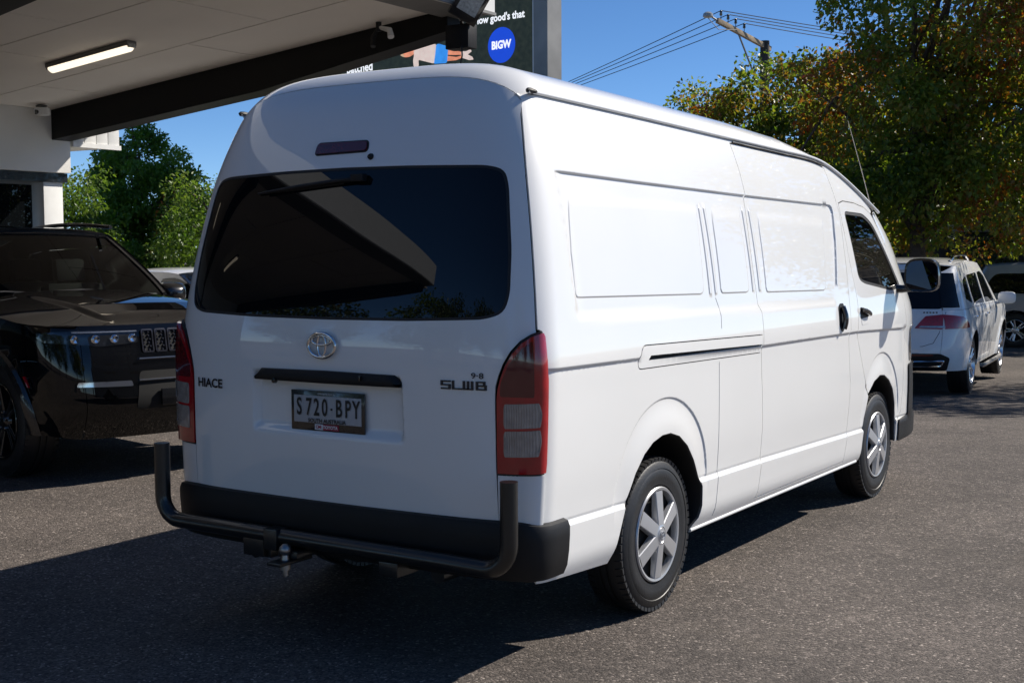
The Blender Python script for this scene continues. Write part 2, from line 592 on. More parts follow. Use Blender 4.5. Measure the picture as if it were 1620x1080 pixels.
def hermite(xs, ys):
    """smooth monotone-ish interpolation through points"""
    xs = np.array(xs, float); ys = np.array(ys, float)
    d = np.diff(ys) / np.diff(xs)
    m = np.zeros(len(xs))
    m[1:-1] = (d[:-1] + d[1:]) / 2
    m[0], m[-1] = d[0], d[-1]
    def f(x):
        x = np.asarray(x, float)
        i = np.clip(np.searchsorted(xs, x) - 1, 0, len(xs) - 2)
        h = xs[i + 1] - xs[i]
        t = (x - xs[i]) / h
        tc = np.clip(t, 0, 1)
        r = (2 * tc ** 3 - 3 * tc ** 2 + 1) * ys[i] + (tc ** 3 - 2 * tc ** 2 + tc) * h * m[i] + (-2 * tc ** 3 + 3 * tc ** 2) * ys[i + 1] + (tc ** 3 - tc ** 2) * h * m[i + 1]
        r = r + np.where(t < 0, t * h * m[i], 0) + np.where(t > 1, (t - 1) * h * m[i + 1], 0)
        return r
    return f

def text_verts(body, size, bold=0.0, squash=1.0):
    cu = bpy.data.curves.new('lettering', 'FONT')
    cu.body = body
    cu.size = size
    cu.align_x = 'CENTER'
    cu.align_y = 'CENTER'
    cu.offset = bold
    cu.resolution_u = 3
    ob = bpy.data.objects.new('lettering', cu)
    COL.objects.link(ob)
    bpy.context.view_layer.update()
    me = bpy.data.meshes.new_from_object(ob.evaluated_get(bpy.context.evaluated_depsgraph_get()))
    vs = [(v.co.x * squash, v.co.y) for v in me.vertices]
    fs = [tuple(p.vertices) for p in me.polygons]
    bpy.data.objects.remove(ob)
    bpy.data.meshes.remove(me)
    bpy.data.curves.remove(cu)
    return vs, fs

def text_on(name, body, size, fm, m, parent, bold=0.0, squash=1.0):
    vs, fs = text_verts(body, size, bold, squash)
    me = bpy.data.meshes.new(name)
    me.from_pydata([tuple(fm(a, b)) for a, b in vs], [], fs)
    me.materials.append(MT[m] if isinstance(m, str) else m)
    return link(bpy.data.objects.new(name, me), parent)

# ------------------------------------------------------------------ ground (one sheet, falling gently towards the street)
def gz(y):
    y = np.asarray(y, float)
    t = np.clip((y - 5.0) / 8.5, 0, None)
    return np.where(t < 1, -0.26 * t * t * (2 - t) / 1.0, -0.26 - 0.0145 * np.clip(y - 13.5, 0, 12))
ys = np.unique(np.concatenate([np.linspace(-900, -30, 12), np.linspace(-30, 40, 141), np.linspace(40, 900, 12)]))
xs = np.unique(np.concatenate([np.linspace(-900, -30, 8), np.linspace(-30, 30, 41), np.linspace(30, 900, 8)]))
GX, GY = np.meshgrid(xs, ys)
GV = np.stack([GX, GY, gz(GY)], -1).reshape(-1, 3)
nx = len(xs)
gf = [(j * nx + i, j * nx + i + 1, (j + 1) * nx + i + 1, (j + 1) * nx + i) for j in range(len(ys) - 1) for i in range(nx - 1)]
me = bpy.data.meshes.new('ground')
me.from_pydata([tuple(v) for v in GV], [], gf)
me.shade_smooth()
me.materials.append(MT['asphalt'])
ground = link(bpy.data.objects.new('ground', me))
ground['kind'] = 'structure'

# ------------------------------------------------------------------ wheels
def wheel(parent, x, y, z, side, r=0.335, width=0.195, rim=0.205, style='cover', turn=0.0):
    """side +1: outer face looks to +x"""
    w_ = empty('wheel', (x, y, z), 0, parent=parent)
    if side < 0:
        w_.rotation_euler = (0, 0, PI)
    if turn:
        w_.rotation_euler = (0, 0, w_.rotation_euler[2] + turn)
    W = width
    k = (r - rim)
    b = MB()
    b.lathe([(-W + .01, rim - .006), (-W, rim + .3 * k), (-W + .003, rim + .65 * k), (-W + .018, r - .012), (-W + .045, r - .001), (-W * .62, r), (-W * .615, r - .008), (-W * .56, r - .008), (-W * .555, r),
             (-W * .45, r), (-W * .445, r - .008), (-W * .39, r - .008), (-W * .385, r), (-.046, r - .001), (-.022, r - .008), (-.008, r - .026), (-.002, rim + .62 * k), (-.005, rim + .6 * k), (0, rim + .52 * k), (-.001, rim + .3 * k), (-.006, rim + .1 * k), (-.006, rim + .08 * k), (-.014, rim + .01), (-.03, rim - .006)], 64)
    b.build('tyre', 'tyre', w_, 40)
    n = 60
    for (xx, da) in ((-.028, 0), (-W + .028, PI / n)):
        b = MB()
        for i in range(n):
            t = 2 * PI * i / n + da
            m_ = Matrix.Rotation(t, 3, 'X')
            c = m_ @ Vector((xx, 0, r - .0100))
            b.box(c, (.034, 2 * PI * r / n * .74, .018), m_ @ Matrix.Rotation(.16 if xx > -.05 else -.16, 3, 'Y'))
        tr_ = b.build('tread_blocks', 'tyre', w_, 0)
        tr_['kind'] = 'stuff'
    if style == 'cover':
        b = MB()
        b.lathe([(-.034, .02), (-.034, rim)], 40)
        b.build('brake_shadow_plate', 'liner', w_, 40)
        b = MB()
        b.lathe([(-.030, rim - .003), (-.006, rim + .002), (.000, rim - .003), (-.002, rim - .013), (-.012, rim - .016), (-.033, rim - .015)], 64)
        for i in range(6):
            a = 2 * PI * i / 6 - .03
            m_ = Matrix.Rotation(a, 3, 'X')
            prof = []
            rr = np.linspace(.040, rim - .016, 8)
            vs_ = []
            for q in rr:
                t = (q - .04) / (rim - .056)
                hw = .0275 + .006 * t
                top = .013 - .014 * t
                for (cy, ca) in ((-hw - .002, -.020), (-hw, top - .004), (-hw + .003, top), (0, top + .001), (hw - .003, top), (hw, top - .004), (hw + .002, -.020)):
                    vs_.append(m_ @ Vector((ca, cy, q)))
            fs_ = []
            for j in range(7):
                for l in range(6):
                    fs_.append((j * 7 + l, j * 7 + l + 1, (j + 1) * 7 + l + 1, (j + 1) * 7 + l))
            b.add(vs_, fs_)
        b.lathe([(.004, .062), (.012, .050), (.015, .036), (.012, .033)], 40)
        b.build('wheel_cover', 'silver_plastic', w_, 25)
        b = MB()
        b.lathe([(.010, .034), (.016, .030), (.018, .001)], 32)
        for rx, ry, cz in ((.021, .016, 0), (.006, .015, 0), (.015, .006, .007)):
            b.tube([(.019, rx * math.cos(t), cz + ry * math.sin(t)) for t in np.linspace(0, 2 * PI, 24, endpoint=False)], .0018, 6, closed=True)
        b.build('centre_emblem', 'silver_plastic', w_, 40)
    else:
        mm = 'gloss_black' if style == 'black' else 'alloy'
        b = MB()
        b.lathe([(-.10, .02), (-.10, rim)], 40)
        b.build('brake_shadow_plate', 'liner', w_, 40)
        b = MB()
        b.lathe([(-.04, rim - .012), (-.004, rim + .004), (0, rim - .002), (-.012, rim - .014), (-.10, rim - .03)], 64)
        for i in range(5):
            for dd in (-.17, .17):
                a = 2 * PI * i / 5 + dd + .3
                m_ = Matrix.Rotation(a, 3, 'X')
                rr = np.linspace(.05, rim - .008, 6)
                vs_ = []
                for q in rr:
                    t = q / rim
                    hw = .024 - .006 * t
                    top = -.035 + .028 * t
                    for (cy, ca) in ((-hw, -.07), (-hw, top - .006), (-hw * .5, top), (hw * .5, top), (hw, top - .006), (hw, -.07)):
                        vs_.append(m_ @ Vector((ca, cy, q)))
                b.add(vs_, [(j * 6 + l, j * 6 + l + 1, (j + 1) * 6 + l + 1, (j + 1) * 6 + l) for j in range(5) for l in range(5)])
        b.lathe([(-.05, .085), (-.028, .075), (-.020, .045), (-.012, .04), (-.008, .001)], 40)
        b.build('alloy_rim', mm, w_, 40)
        b = MB()
        for i in range(5):
            a = 2 * PI * i / 5
            m_ = Matrix.Rotation(a, 3, 'X')
            c = m_ @ Vector((-.022, 0, .062))
            b.lathe([(-.02, .010), (.006, .010), (.008, .001)], 8, 'x', tuple(c))
        b.build('wheel_nuts', 'chrome', w_, 40)['kind'] = 'stuff'
    return w_

# ------------------------------------------------------------------ the delivery van (x right, y forward, rear at y = 0)
XS = hermite([.2, .3, .45, .56, .75, 1.0, 1.15, 1.25, 1.4, 1.64, 1.88, 2.04, 2.12, 2.2, 2.3],
             [.875, .902, .915, .921, .931, .940, .940, .930, .912, .872, .820, .775, .748, .715, .67])
YSM = hermite([.3, .56, .75, 1.0, 1.25, 1.4, 1.64, 1.88, 2.04, 2.15, 2.25], [.10, .10, .113, .12, .123, .14, .178, .225, .275, .318, .36])
YA = hermite([.3, .8, .95, 1.2, 1.376, 1.58, 1.8, 2.1], [4.95, 4.86, 4.84, 4.80, 4.66, 4.53, 4.33, 4.0])
EXT = lambda z: np.interp(z, [1.2, 1.8, 2.2], [.55, .22, .2])
ZG = hermite([.2, 1.122, 2.259, 2.894, 3.33, 3.525, 3.709, 3.893, 4.333, 4.6], [2.159, 2.139, 2.109, 2.093, 2.081, 2.060, 2.018, 1.961, 1.80, 1.69])
ip = np.interp

def rsd(d1, d2, r):
    a, b = r - d1, r - d2
    return -(np.hypot(np.maximum(a, 0), np.maximum(b, 0)) + np.minimum(np.maximum(a, b), 0) - r)

PANELS = [  # rear edge pts (z, y), front edge pts, bottom pts (y, z), top pts
    (([1.36, 1.55, 1.78], [.383, .40, .455]), ([1.36, 1.78], [1.575, 1.635]), ([.38, 1.6], [1.378, 1.357]), ([.4, 1.65], [1.795, 1.772])),
    (([1.36, 1.76], [1.757, 1.785]), ([1.36, 1.76], [2.11, 2.135]), ([1.75, 2.15], [1.356, 1.351]), ([1.7, 2.2], [1.768, 1.760])),
    (([1.35, 1.74], [2.318, 2.350]), ([1.35, 1.74], [3.215, 3.33]), ([2.3, 3.2], [1.346, 1.332]), ([2.3, 3.3], [1.757, 1.742])),
]
RIBS = [(1.626, 1.648, .040), (1.690, 1.702, .038), (2.142, 2.160, .034), (2.226, 2.242, .040)]
C_Y = [.137, .839, 2.207, 3.682, 4.629]; C_Z = [1.133, 1.125, 1.093, 1.085, 1.06]
ST_Y = [.10, .75, 1.507, 2.22, 3.597, 5.0]; ST_Z = [.546, .531, .525, .515, .485, .46]
UT_Y = [.38, 1.016, 2.222, 3.346, 3.6]; UT_Z = [1.867, 1.854, 1.835, 1.823, 1.82]
UB_Y = [.295, 1.432, 2.172, 2.986, 3.5]; UB_Z = [1.304, 1.276, 1.266, 1.259, 1.258]
FL_R = (1.125, .50, .46, .435)     # flare arc: cy, cz, ry, rz
FL_F = (4.21, .50, .40, .425)

def side_x(y, z):
    y = np.asarray(y, float); z = np.asarray(z, float)
    x = XS(z)
    t = np.clip((y - YSM(z)) / .10, 0, 1)
    x = x - .03 * (1 - t) ** 2
    x = x - .35 * np.maximum(0, y - (YA(z) - .2)) ** 2
    # recessed upper field
    dt = ip(y, UT_Y, UT_Z) - z
    yf = ip(z, [1.26, 1.363, 1.616, 1.79, 1.85], [3.33, 3.386, 3.474, 3.515, 3.53])
    d = rsd(dt, yf - y, .05)
    soft = S((z - ip(y, UB_Y, UB_Z) + .02) / .055) * S((y - .30) / .16)
    rear = S((y - .37) / .03)
    x = x - .012 * S(d / .013) * soft * (.35 + .65 * rear)
    # raised fields
    for (r_, f_, b_, t_) in PANELS:
        dr = y - ip(z, *r_)
        df = (ip(z, *f_) - y) * .45
        db = z - ip(y, *b_)
        dtp = (ip(y, *t_) - z) * .16
        dd = np.minimum(rsd(dr, db, .03), rsd(df, db, .025))
        dd = np.minimum(dd, np.minimum(rsd(dr, dtp, .02), dtp))
        x = x + .0042 * S(dd / .008)
    for (y0, y1, wd) in RIBS:
        ya = y0 + (y1 - y0) * (z - 1.36) / .40
        dd = np.minimum(np.minimum(y - ya, (ya + wd - y) * .35), np.minimum((z - 1.352) * .6, (1.765 - z) * .6))
        x = x + .0045 * S(dd / .008)
    # belt crease
    dc = ip(y, C_Y, C_Z) - z
    x = x - .012 * (S(dc / .018) - S((dc - .03) / .45))
    # lower step
    ds = ip(y, ST_Y, ST_Z) - z
    x = x + .010 * S(ds / .016) - .004 * np.exp(-((ds + .004) / .006) ** 2)
    x = x - .03 * S((ds - .10) / .16) ** 2
    # arch flares
    for (cy, cz, ry, rz) in (FL_R, FL_F):
        q = np.hypot((y - cy) / ry, (z - cz) / rz)
        dq = (1 - q) * rz
        up = S((z - .45) / .15)
        x = x + up * np.where(dq > 0, -.006 * S(dq / .012) + .011 * S((dq - .012) / .13), 0)
    return x

def fside(y, z):
    y, z = np.broadcast_arrays(np.asarray(y, float), np.asarray(z, float))
    return np.stack([side_x(y, z), y, z], -1)
def fsideL(y, z):
    P = fside(y, z)
    P[..., 0] *= -1
    return P

GC = hermite([.5, .567, .75, .95, 1.15, 1.25, 1.4, 1.64, 1.88, 2.04, 2.15, 2.22, 2.3], [.032, .022, .002, -.004, -.005, .0, .02, .066, .125, .175, .222, .27, .335])
def gate_y(x, z):
    u = np.abs(x) / (XS(z) - .03)
    y = GC(z) + (YSM(z) - GC(z)) * (.35 * u ** 2 + .65 * np.minimum(u, 1.2) ** 8)
    r = S((.385 + .03 * (1.05 - z) - np.abs(x + .006)) / .028) * S((z - .828) / .05) * S((1.085 - z) / .02)
    y = y + .030 * r
    return y
def fgate(x, z):
    x, z = np.broadcast_arrays(np.asarray(x, float), np.asarray(z, float))
    return np.stack([x, gate_y(x, z), z], -1)

def corner(t, z):
    t, z = np.broadcast_arrays(np.asarray(t, float), np.asarray(z, float))
    ax = np.full_like(z, .77)
    ay = gate_y(ax, z)
    sl = (gate_y(ax, z) - gate_y(ax - .01, z)) / .01
    bx = XS(z) - .003
    by = np.full_like(z, .137)
    cx, cy = bx - .002, ay + sl * (bx - ax) * .7
    x = (1 - t) ** 2 * ax + 2 * t * (1 - t) * cx + t * t * bx
    y = (1 - t) ** 2 * ay + 2 * t * (1 - t) * cy + t * t * by
    return np.stack([x, y, z], -1)

CR = lambda y: ip(y, [0, 2.4, 3.0, 3.4, 3.7, 4.4], [.158, .158, .140, .080, .040, .03])
def roof_core(x, y):
    xg = XS(ZG(y)) + .004
    u = np.clip(np.abs(x) / xg, 0, .9995)
    return ZG(y) + CR(y) * (1 - u ** 4.2) ** .55
def ztop(x):
    return roof_core(x, np.full_like(np.asarray(x, float), .3)) - .075
def froof(x, y):
    x, y = np.broadcast_arrays(np.asarray(x, float), np.asarray(y, float))
    yt = gate_y(x, ztop(x))
    t = np.clip((y - yt) / .17, -.2, 1)
    return np.stack([x, y, roof_core(x, y) - .075 * (1 - t) ** 2.2], -1)

van = empty('delivery_van', (0, 0, 0), 0, 'white high-roof panel van with black tow bar rail, rear hatch towards the viewer', 'van')

arch_r = [(.683, .30), (.715, .40), (.765, .525), (.845, .645), (.92, .715), (1.0, .756), (1.09, .776), (1.17, .776), (1.26, .752), (1.345, .70), (1.42, .625), (1.485, .54), (1.522, .49), (1.530, .40), (1.515, .345), (1.462, .297)]
arch_f = [(3.845, .293), (3.858, .40), (3.885, .54), (3.945, .672), (4.05, .75), (4.16, .778), (4.25, .772), (4.35, .735), (4.44, .672), (4.51, .57), (4.545, .47), (4.555, .32)]
sd_loop = [(2.195, 2.092), (2.218, 1.96), (2.222, 1.835), (2.193, 1.60), (2.186, 1.45), (2.193, 1.29), (2.212, 1.255), (2.212, 1.146), (2.206, 1.056), (2.226, .85), (2.237, .689), (2.224, .489), (2.198, .322),
           (3.525, .322), (3.570, .475), (3.600, .70), (3.600, .80), (3.566, 1.014), (3.566, 1.341), (3.590, 1.58), (3.618, 1.78), (3.585, 1.90), (3.535, 2.035)]
for q in np.linspace(3.48, 2.25, 14):
    sd_loop.append((q, float(ZG(q)) - .016))
fd_rear = [(3.940, .680), (3.855, .812), (3.760, .97), (3.692, 1.088), (3.706, 1.20), (3.708, 1.26), (3.672, 1.38), (3.648, 1.49), (3.632, 1.70), (3.630, 1.835)]
fd_top = [(3.72, 1.852), (3.92, 1.846), (4.10, 1.824), (4.22, 1.785)]
fd_front = [(4.32, 1.69), (4.44, 1.56), (4.56, 1.40), (4.66, 1.25), (4.70, 1.10), (4.70, .80), (4.67, .50), (4.60, .45)]
fd_arch = [(4.551, .45), (4.51, .57), (4.44, .672), (4.35, .735), (4.25, .772), (4.16, .778), (4.05, .75)]
win_loop = rnd([(3.70, 1.790), (4.05, 1.782), (4.20, 1.730), (4.62, 1.318), (4.40, 1.302), (3.87, 1.358), (3.775, 1.386)], [.05, .05, .08, .03, .05, .05, .05])
rail_loop = rnd([(.885, 1.172), (2.198, 1.145), (2.192, 1.052), (.86, 1.070)], [.04, .0, .0, .04])
slot_loop = [(.965, 1.124), (2.190, 1.096), (2.188, 1.081), (.965, 1.104)]

# main side sheet
top_line = [(q, float(ZG(q)) - .004) for q in np.linspace(4.24, .30, 40)]
rear_line = [(float(YSM(z)) + .004, z) for z in np.linspace(2.14, 1.275, 14)] + [(.141, 1.27), (.141, .75), (.131, .745), (.131, .335)]
main = [(.131, .335), (.45, .315)] + arch_r + [(2.25, .292), (3.0, .292), (3.70, .292)] + arch_f[:4] + fd_rear[1:] + fd_top + [(4.245, 1.80)] + top_line + rear_line[:-1]

def along(pts, offsets, ds=.012):
    P = np.asarray(pts, float)
    seg = np.linalg.norm(np.diff(P, axis=0), axis=1)
    L = np.concatenate([[0], np.cumsum(seg)])
    s = np.arange(0, L[-1], ds)
    A = np.stack([ip(s, L, P[:, 0]), ip(s, L, P[:, 1])], 1)
    B = np.stack([ip(s + 1e-3, L, P[:, 0]), ip(s + 1e-3, L, P[:, 1])], 1)
    t = A - np.stack([ip(s - 1e-3, L, P[:, 0]), ip(s - 1e-3, L, P[:, 1])], 1)
    t = B - A + t
    t /= (np.linalg.norm(t, axis=1)[:, None] + 1e-9)
    nrm = np.stack([-t[:, 1], t[:, 0]], 1)
    return np.concatenate([A + nrm * o for o in offsets])

feats = []
O6 = (-.012, -.008, -.004, 0, .004, .008, .012)
O7 = (-.004, -.001, .0015, .004, .007, .010)
feats.append(along([(a, b) for a, b in zip(UT_Y[:4], UT_Z[:4])], (-.018, -.013, -.009, -.005, -.001, .003)))
feats.append(along([(3.44, 1.823), (3.485, 1.81), (3.51, 1.78), (3.474, 1.616), (3.386, 1.363)], (-.02, -.015, -.010, -.005, 0, .005, .01, .015, .02)))
for (r_, f_, b_, t_) in PANELS:
    za, zb_ = 1.34, 1.80
    feats.append(along([(ip(z, *r_), z) for z in np.linspace(za, zb_, 12)], (-.012, -.009, -.007, -.005, -.003, -.001, .001, .003), .008))
    feats.append(along([(ip(z, *f_), z) for z in np.linspace(za, zb_, 12)], (-.004, 0, .004, .009, .014, .018), .018))
    feats.append(along([(y, ip(y, *b_)) for y in np.linspace(b_[0][0], b_[0][1], 20)], (-.003, -.001, .001, .003, .005, .007, .009, .012), .01))
    a, b = (r_[1][0], b_[1][0]), (f_[1][0], b_[1][1])
    for (cx, cz) in (a, b):
        feats.append(np.stack(np.meshgrid(np.arange(cx - .05, cx + .05, .005), np.arange(cz - .01, cz + .045, .005)), -1).reshape(-1, 2))
for (y0, y1, wd) in RIBS:
    feats.append(along([(y0, 1.36), (y1, 1.76)], (-.012, -.009, -.007, -.005, -.003, -.001, .001, .003), .008))
    feats.append(along([(y0 + wd, 1.36), (y1 + wd, 1.76)], (-.003, .002, .006, .010, .014, .018, .022), .012))
feats.append(along(list(zip(C_Y, C_Z)), (-.024, -.018, -.012, -.006, 0, .005), .018))
feats.append(along(list(zip(ST_Y, ST_Z)), (-.018, -.012, -.006, -.002, .002, .006, .010, .014, .019, .025), .012))
for (cy, cz, ry, rz) in (FL_R, FL_F):
    arc = [(cy + ry * math.cos(a), cz + rz * math.sin(a)) for a in np.linspace(-.1, PI + .1, 60)]
    feats.append(along(arc, (-.004, 0, .004, .008, .012, .018, .03), .014))

sp = panel('side_panel', main, fside, 'white', van, holes=[sd_loop, rail_loop], feats=feats, step=.032, out=(1, 0, 0))
panel('side_panel', main, fsideL, 'white', van, holes=[sd_loop], step=.06, bstep=.03, out=(-1, 0, 0))
sdo = offs(sd_loop, -.006)
sdoor = panel('sliding_door', sdo, fside, 'white', van, feats=feats, step=.032, out=(1, 0, 0), pre=True)
panel('sliding_door', sdo, fsideL, 'white', van, step=.06, bstep=.03, out=(-1, 0, 0))
panel('slide_rail_cover', offs(rail_loop, -.0045), fside, 'white', van, holes=[slot_loop], step=.03, out=(1, 0, 0), off=.001)
panel('slide_rail_slot', slot_loop, fside, 'liner', van, step=.05, lip=0, off=-.011)
fd = fd_rear + fd_top + fd_front + fd_arch
fdo = offs(fd, -.006)
fdoor = panel('front_door', fdo, fside, 'white', van, holes=[win_loop], feats=feats, step=.032, out=(1, 0, 0))
fdoorL = panel('front_door', fdo, fsideL, 'white', van, holes=[win_loop], step=.06, bstep=.03, out=(-1, 0, 0))
edge_f = [(float(YA(z)) - .2 + float(EXT(z)), z) for z in np.linspace(.33, 1.80, 22)]
fen = [(4.27, 1.775), (4.32, 1.70)] + [(a + .0, b) for a, b in fd_front[1:]] + [(4.556, .449), (4.56, .32)] + edge_f
panel('front_pillar_panel', fen, fside, 'white', van, feats=feats, step=.04, out=(1, 0, 0))
panel('front_pillar_panel', fen, fsideL, 'white', van, step=.08, out=(-1, 0, 0))
# weld seam on the quarter panel
def seam_tube(pts, r=.0016, m='rubber', name='panel_seam'):
    b = MB()
    P = along(pts, (0,), .03)
    b.tube([tuple(fside(a, z) + np.array([.0002, 0, 0])) for a, z in P], r, 6)
    return b.build(name, m, van)
MT['seam'] = mat('grey_seam_sealer', (0.50, 0.50, 0.49), 0.7)
seam_tube([(1.695, 1.34), (1.72, 1.30), (1.700, 1.172)], .0013, 'seam')
seam_tube([(1.695, 1.045), (1.697, .70), (1.697, .545), (1.680, .30)], .0013, 'seam')
# glass, rubber and pillar in the front doors
def ring(name, loop, wd, fm, m, parent, off, out):
    return panel(name, loop, fm, m, parent, holes=[offs(loop, -wd)], step=.5, off=off, out=out, lip=.006)
for fm, dr, sg in ((fside, fdoor, 1), (fsideL, fdoorL, -1)):
    panel('door_window', offs(win_loop, -.004), fm, 'glass', dr, step=.06, off=-.010, out=(sg, 0, 0), lip=0)
    ring('window_rubber', offs(win_loop, -.0005), .018, fm, 'rubber', dr, -.003, (sg, 0, 0))
# door handles
def handle(loop, depth, par, name='door_handle'):
    panel(name, loop, fside, 'black_plastic', par, step=.015, bstep=.008, off=depth, lip=.02)
hl = rnd([(3.355, 1.235), (3.385, 1.255), (3.445, 1.255), (3.462, 1.235), (3.462, 1.125), (3.42, 1.092), (3.395, 1.092), (3.355, 1.13)], .015)
handle(hl, .001, sdoor)
b = MB()
b.tube([tuple(fside(3.405 + .004 * math.sin(q * 3), z) + np.array([.010 + .012 * math.sin(q * PI), 0, 0])) for q, z in zip(np.linspace(0, 1, 9), np.linspace(1.238, 1.11, 9))], .016, 10)
b.build('grip', 'gloss_black', sdoor)
hl2 = rnd([(3.745, 1.222), (3.90, 1.205), (3.905, 1.160), (3.745, 1.150)], .02)
handle(hl2, .001, fdoor)
panel('handle_recess', rnd([(3.755, 1.152), (3.90, 1.158), (3.895, 1.118), (3.765, 1.112)], .015), fside, 'white', fdoor, step=.02, off=.0015, lip=.004)
b = MB()
b.tube([tuple(fside(yy, 1.205 - .03 * q) + np.array([.012 + .010 * math.sin(q * PI), 0, 0])) for q, yy in zip(np.linspace(0, 1, 8), np.linspace(3.757, 3.89, 8))], .014, 10)
b.build('grip', 'gloss_black', fdoor)
# dark inner skin behind the gaps
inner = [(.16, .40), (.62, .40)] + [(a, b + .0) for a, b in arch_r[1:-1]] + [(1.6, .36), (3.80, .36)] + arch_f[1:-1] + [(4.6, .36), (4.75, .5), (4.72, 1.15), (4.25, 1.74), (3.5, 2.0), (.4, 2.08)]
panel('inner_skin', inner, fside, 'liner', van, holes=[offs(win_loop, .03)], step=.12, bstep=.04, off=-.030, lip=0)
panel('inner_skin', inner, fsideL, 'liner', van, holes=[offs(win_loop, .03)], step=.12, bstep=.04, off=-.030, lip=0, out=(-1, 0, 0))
# arch lips and wells
for sgn in (1, -1):
    for arch in (arch_r, arch_f):
        b = MB()
        n = len(arch)
        A = np.array(arch)
        X = side_x(A[:, 0], A[:, 1])
        vs_ = []
        cen = A.mean(0)
        for i in range(n):
            for (dx, k) in ((-.001, 1.0), (-.006, .975), (-.03, .975), (-.34, 1.03)):
                q = cen + (A[i] - cen) * k
                vs_.append((sgn * (X[i] + dx), q[0], q[1]))
        b.add(vs_, [(i * 4 + l, i * 4 + l + 1, (i + 1) * 4 + l + 1, (i + 1) * 4 + l) for i in range(n - 1) for l in range(3)])
        b.build('wheel_well', 'rubber', van, 40)

# ---- rear hatch
xsm = lambda z: XS(z) - .03
lamp_left = [(0.0, 1.02), (.012, 1.06), (.045, 1.10), (.10, 1.145), (.19, 1.19), (.33, 1.228), (.50, 1.250), (.62, 1.258)]
gr = [(.772, .569), (.768, .74), (.766, 1.02)]
for t, z in lamp_left[1:]:
    p_ = corner(np.array([t]), np.array([z]))[0]
    gr.append((p_[0] - .006, z + .006))
gr.append((float(xsm(1.275)) - .003, 1.275))
for z in np.linspace(1.32, 2.07, 16):
    gr.append((float(xsm(z)) - .003, float(z)))
xt = float(xsm(2.09)) - .004
gt = [(x, float(ztop(np.array([x]))[0])) for x in np.linspace(xt, -xt, 41)]
gate_loop = gr + gt + [(-x, z) for x, z in reversed(gr)]
def fit_win():
    a = [(-.775, 1.335), (-.70, 1.310), (-.40, 1.298), (0, 1.294), (.40, 1.298), (.735, 1.310), (.800, 1.325), (.812, 1.40), (.808, 1.56), (.780, 1.80), (.755, 1.868), (.70, 1.880), (.30, 1.890), (0, 1.893), (-.30, 1.888), (-.64, 1.868), (-.705, 1.850), (-.745, 1.70), (-.790, 1.45)]
    # keep it symmetric: average with its mirror image
    return a
wl = [(-.805, 1.40), (-.790, 1.332), (-.72, 1.309), (-.40, 1.298), (0, 1.295), (.40, 1.298), (.72, 1.309), (.790, 1.332), (.805, 1.40), (.793, 1.56), (.752, 1.80), (.728, 1.862), (.66, 1.879), (.30, 1.889), (0, 1.892), (-.30, 1.889), (-.66, 1.879), (-.728, 1.862), (-.752, 1.80), (-.793, 1.56)]
rw_loop = rnd(wl, .035, 4)
gfe = []
for sx in (-1, 1):
    gfe.append(along([(sx * (.385 + .03 * (1.05 - z)) - .006, z) for z in np.linspace(.82, 1.08, 8)], (-.03, -.024, -.018, -.012, -.006, 0, .006, .012, .018, .024, .03), .016))
gfe.append(along([(-.42, .85), (.42, .85)], (-.03, -.02, -.01, 0, .01, .02, .03), .016))
gate = panel('rear_hatch', gate_loop, fgate, 'white', van, holes=[rw_loop], feats=gfe, step=.028, out=(0, -1, 0))
panel('rear_window', offs(rw_loop, -.0035), fgate, 'tint', gate, step=.03, off=-.003, lip=.004, out=(0, -1, 0))
ring('window_rubber', offs(rw_loop, -.001), .010, fgate, 'rubber', gate, -.0015, (0, -1, 0))
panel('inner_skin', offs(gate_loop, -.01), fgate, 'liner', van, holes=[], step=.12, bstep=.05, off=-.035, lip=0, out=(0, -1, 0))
# high brake lamp and washer jet
hb = rnd([(-.158, 1.950), (-.150, 1.992), (.104, 1.992), (.106, 1.955)], .014)
panel('high_brake_lamp', hb, fgate, 'red_dark', gate, step=.02, off=.008, lip=.02, out=(0, -1, 0))
panel('lamp_gasket', offs(hb, .006), fgate, 'rubber', gate, step=.05, off=.002, lip=.01, out=(0, -1, 0))
b = MB()
c = fgate(np.array([.131]), np.array([1.930]))[0]
b.lathe([(.02, .013), (-.004, .013), (-.012, .009), (-.014, .001)], 20, 'y', tuple(c))
b.build('washer_jet', 'black_plastic', gate)
# wiper at rest behind the top edge of the glass
b = MB()
pa = [(-.40, 1.802), (-.2, 1.822), (.0, 1.838), (.10, 1.845)]
b.tube([tuple(fgate(np.array([x]), np.array([z]))[0] + np.array([0, -.018, .0])) for x, z in pa], [.006, .009, .010, .012], 8)
b.box(tuple(fgate(np.array([.10]), np.array([1.848]))[0] + np.array([0, -.016, 0])), (.06, .03, .028))
b.tube([tuple(fgate(np.array([x]), np.array([z]))[0] + np.array([0, -.006, .0])) for x, z in ((-.44, 1.80), (-.2, 1.812), (.02, 1.828))], .005, 6)
b.build('wiper', 'black_plastic', gate, bevel=.003)
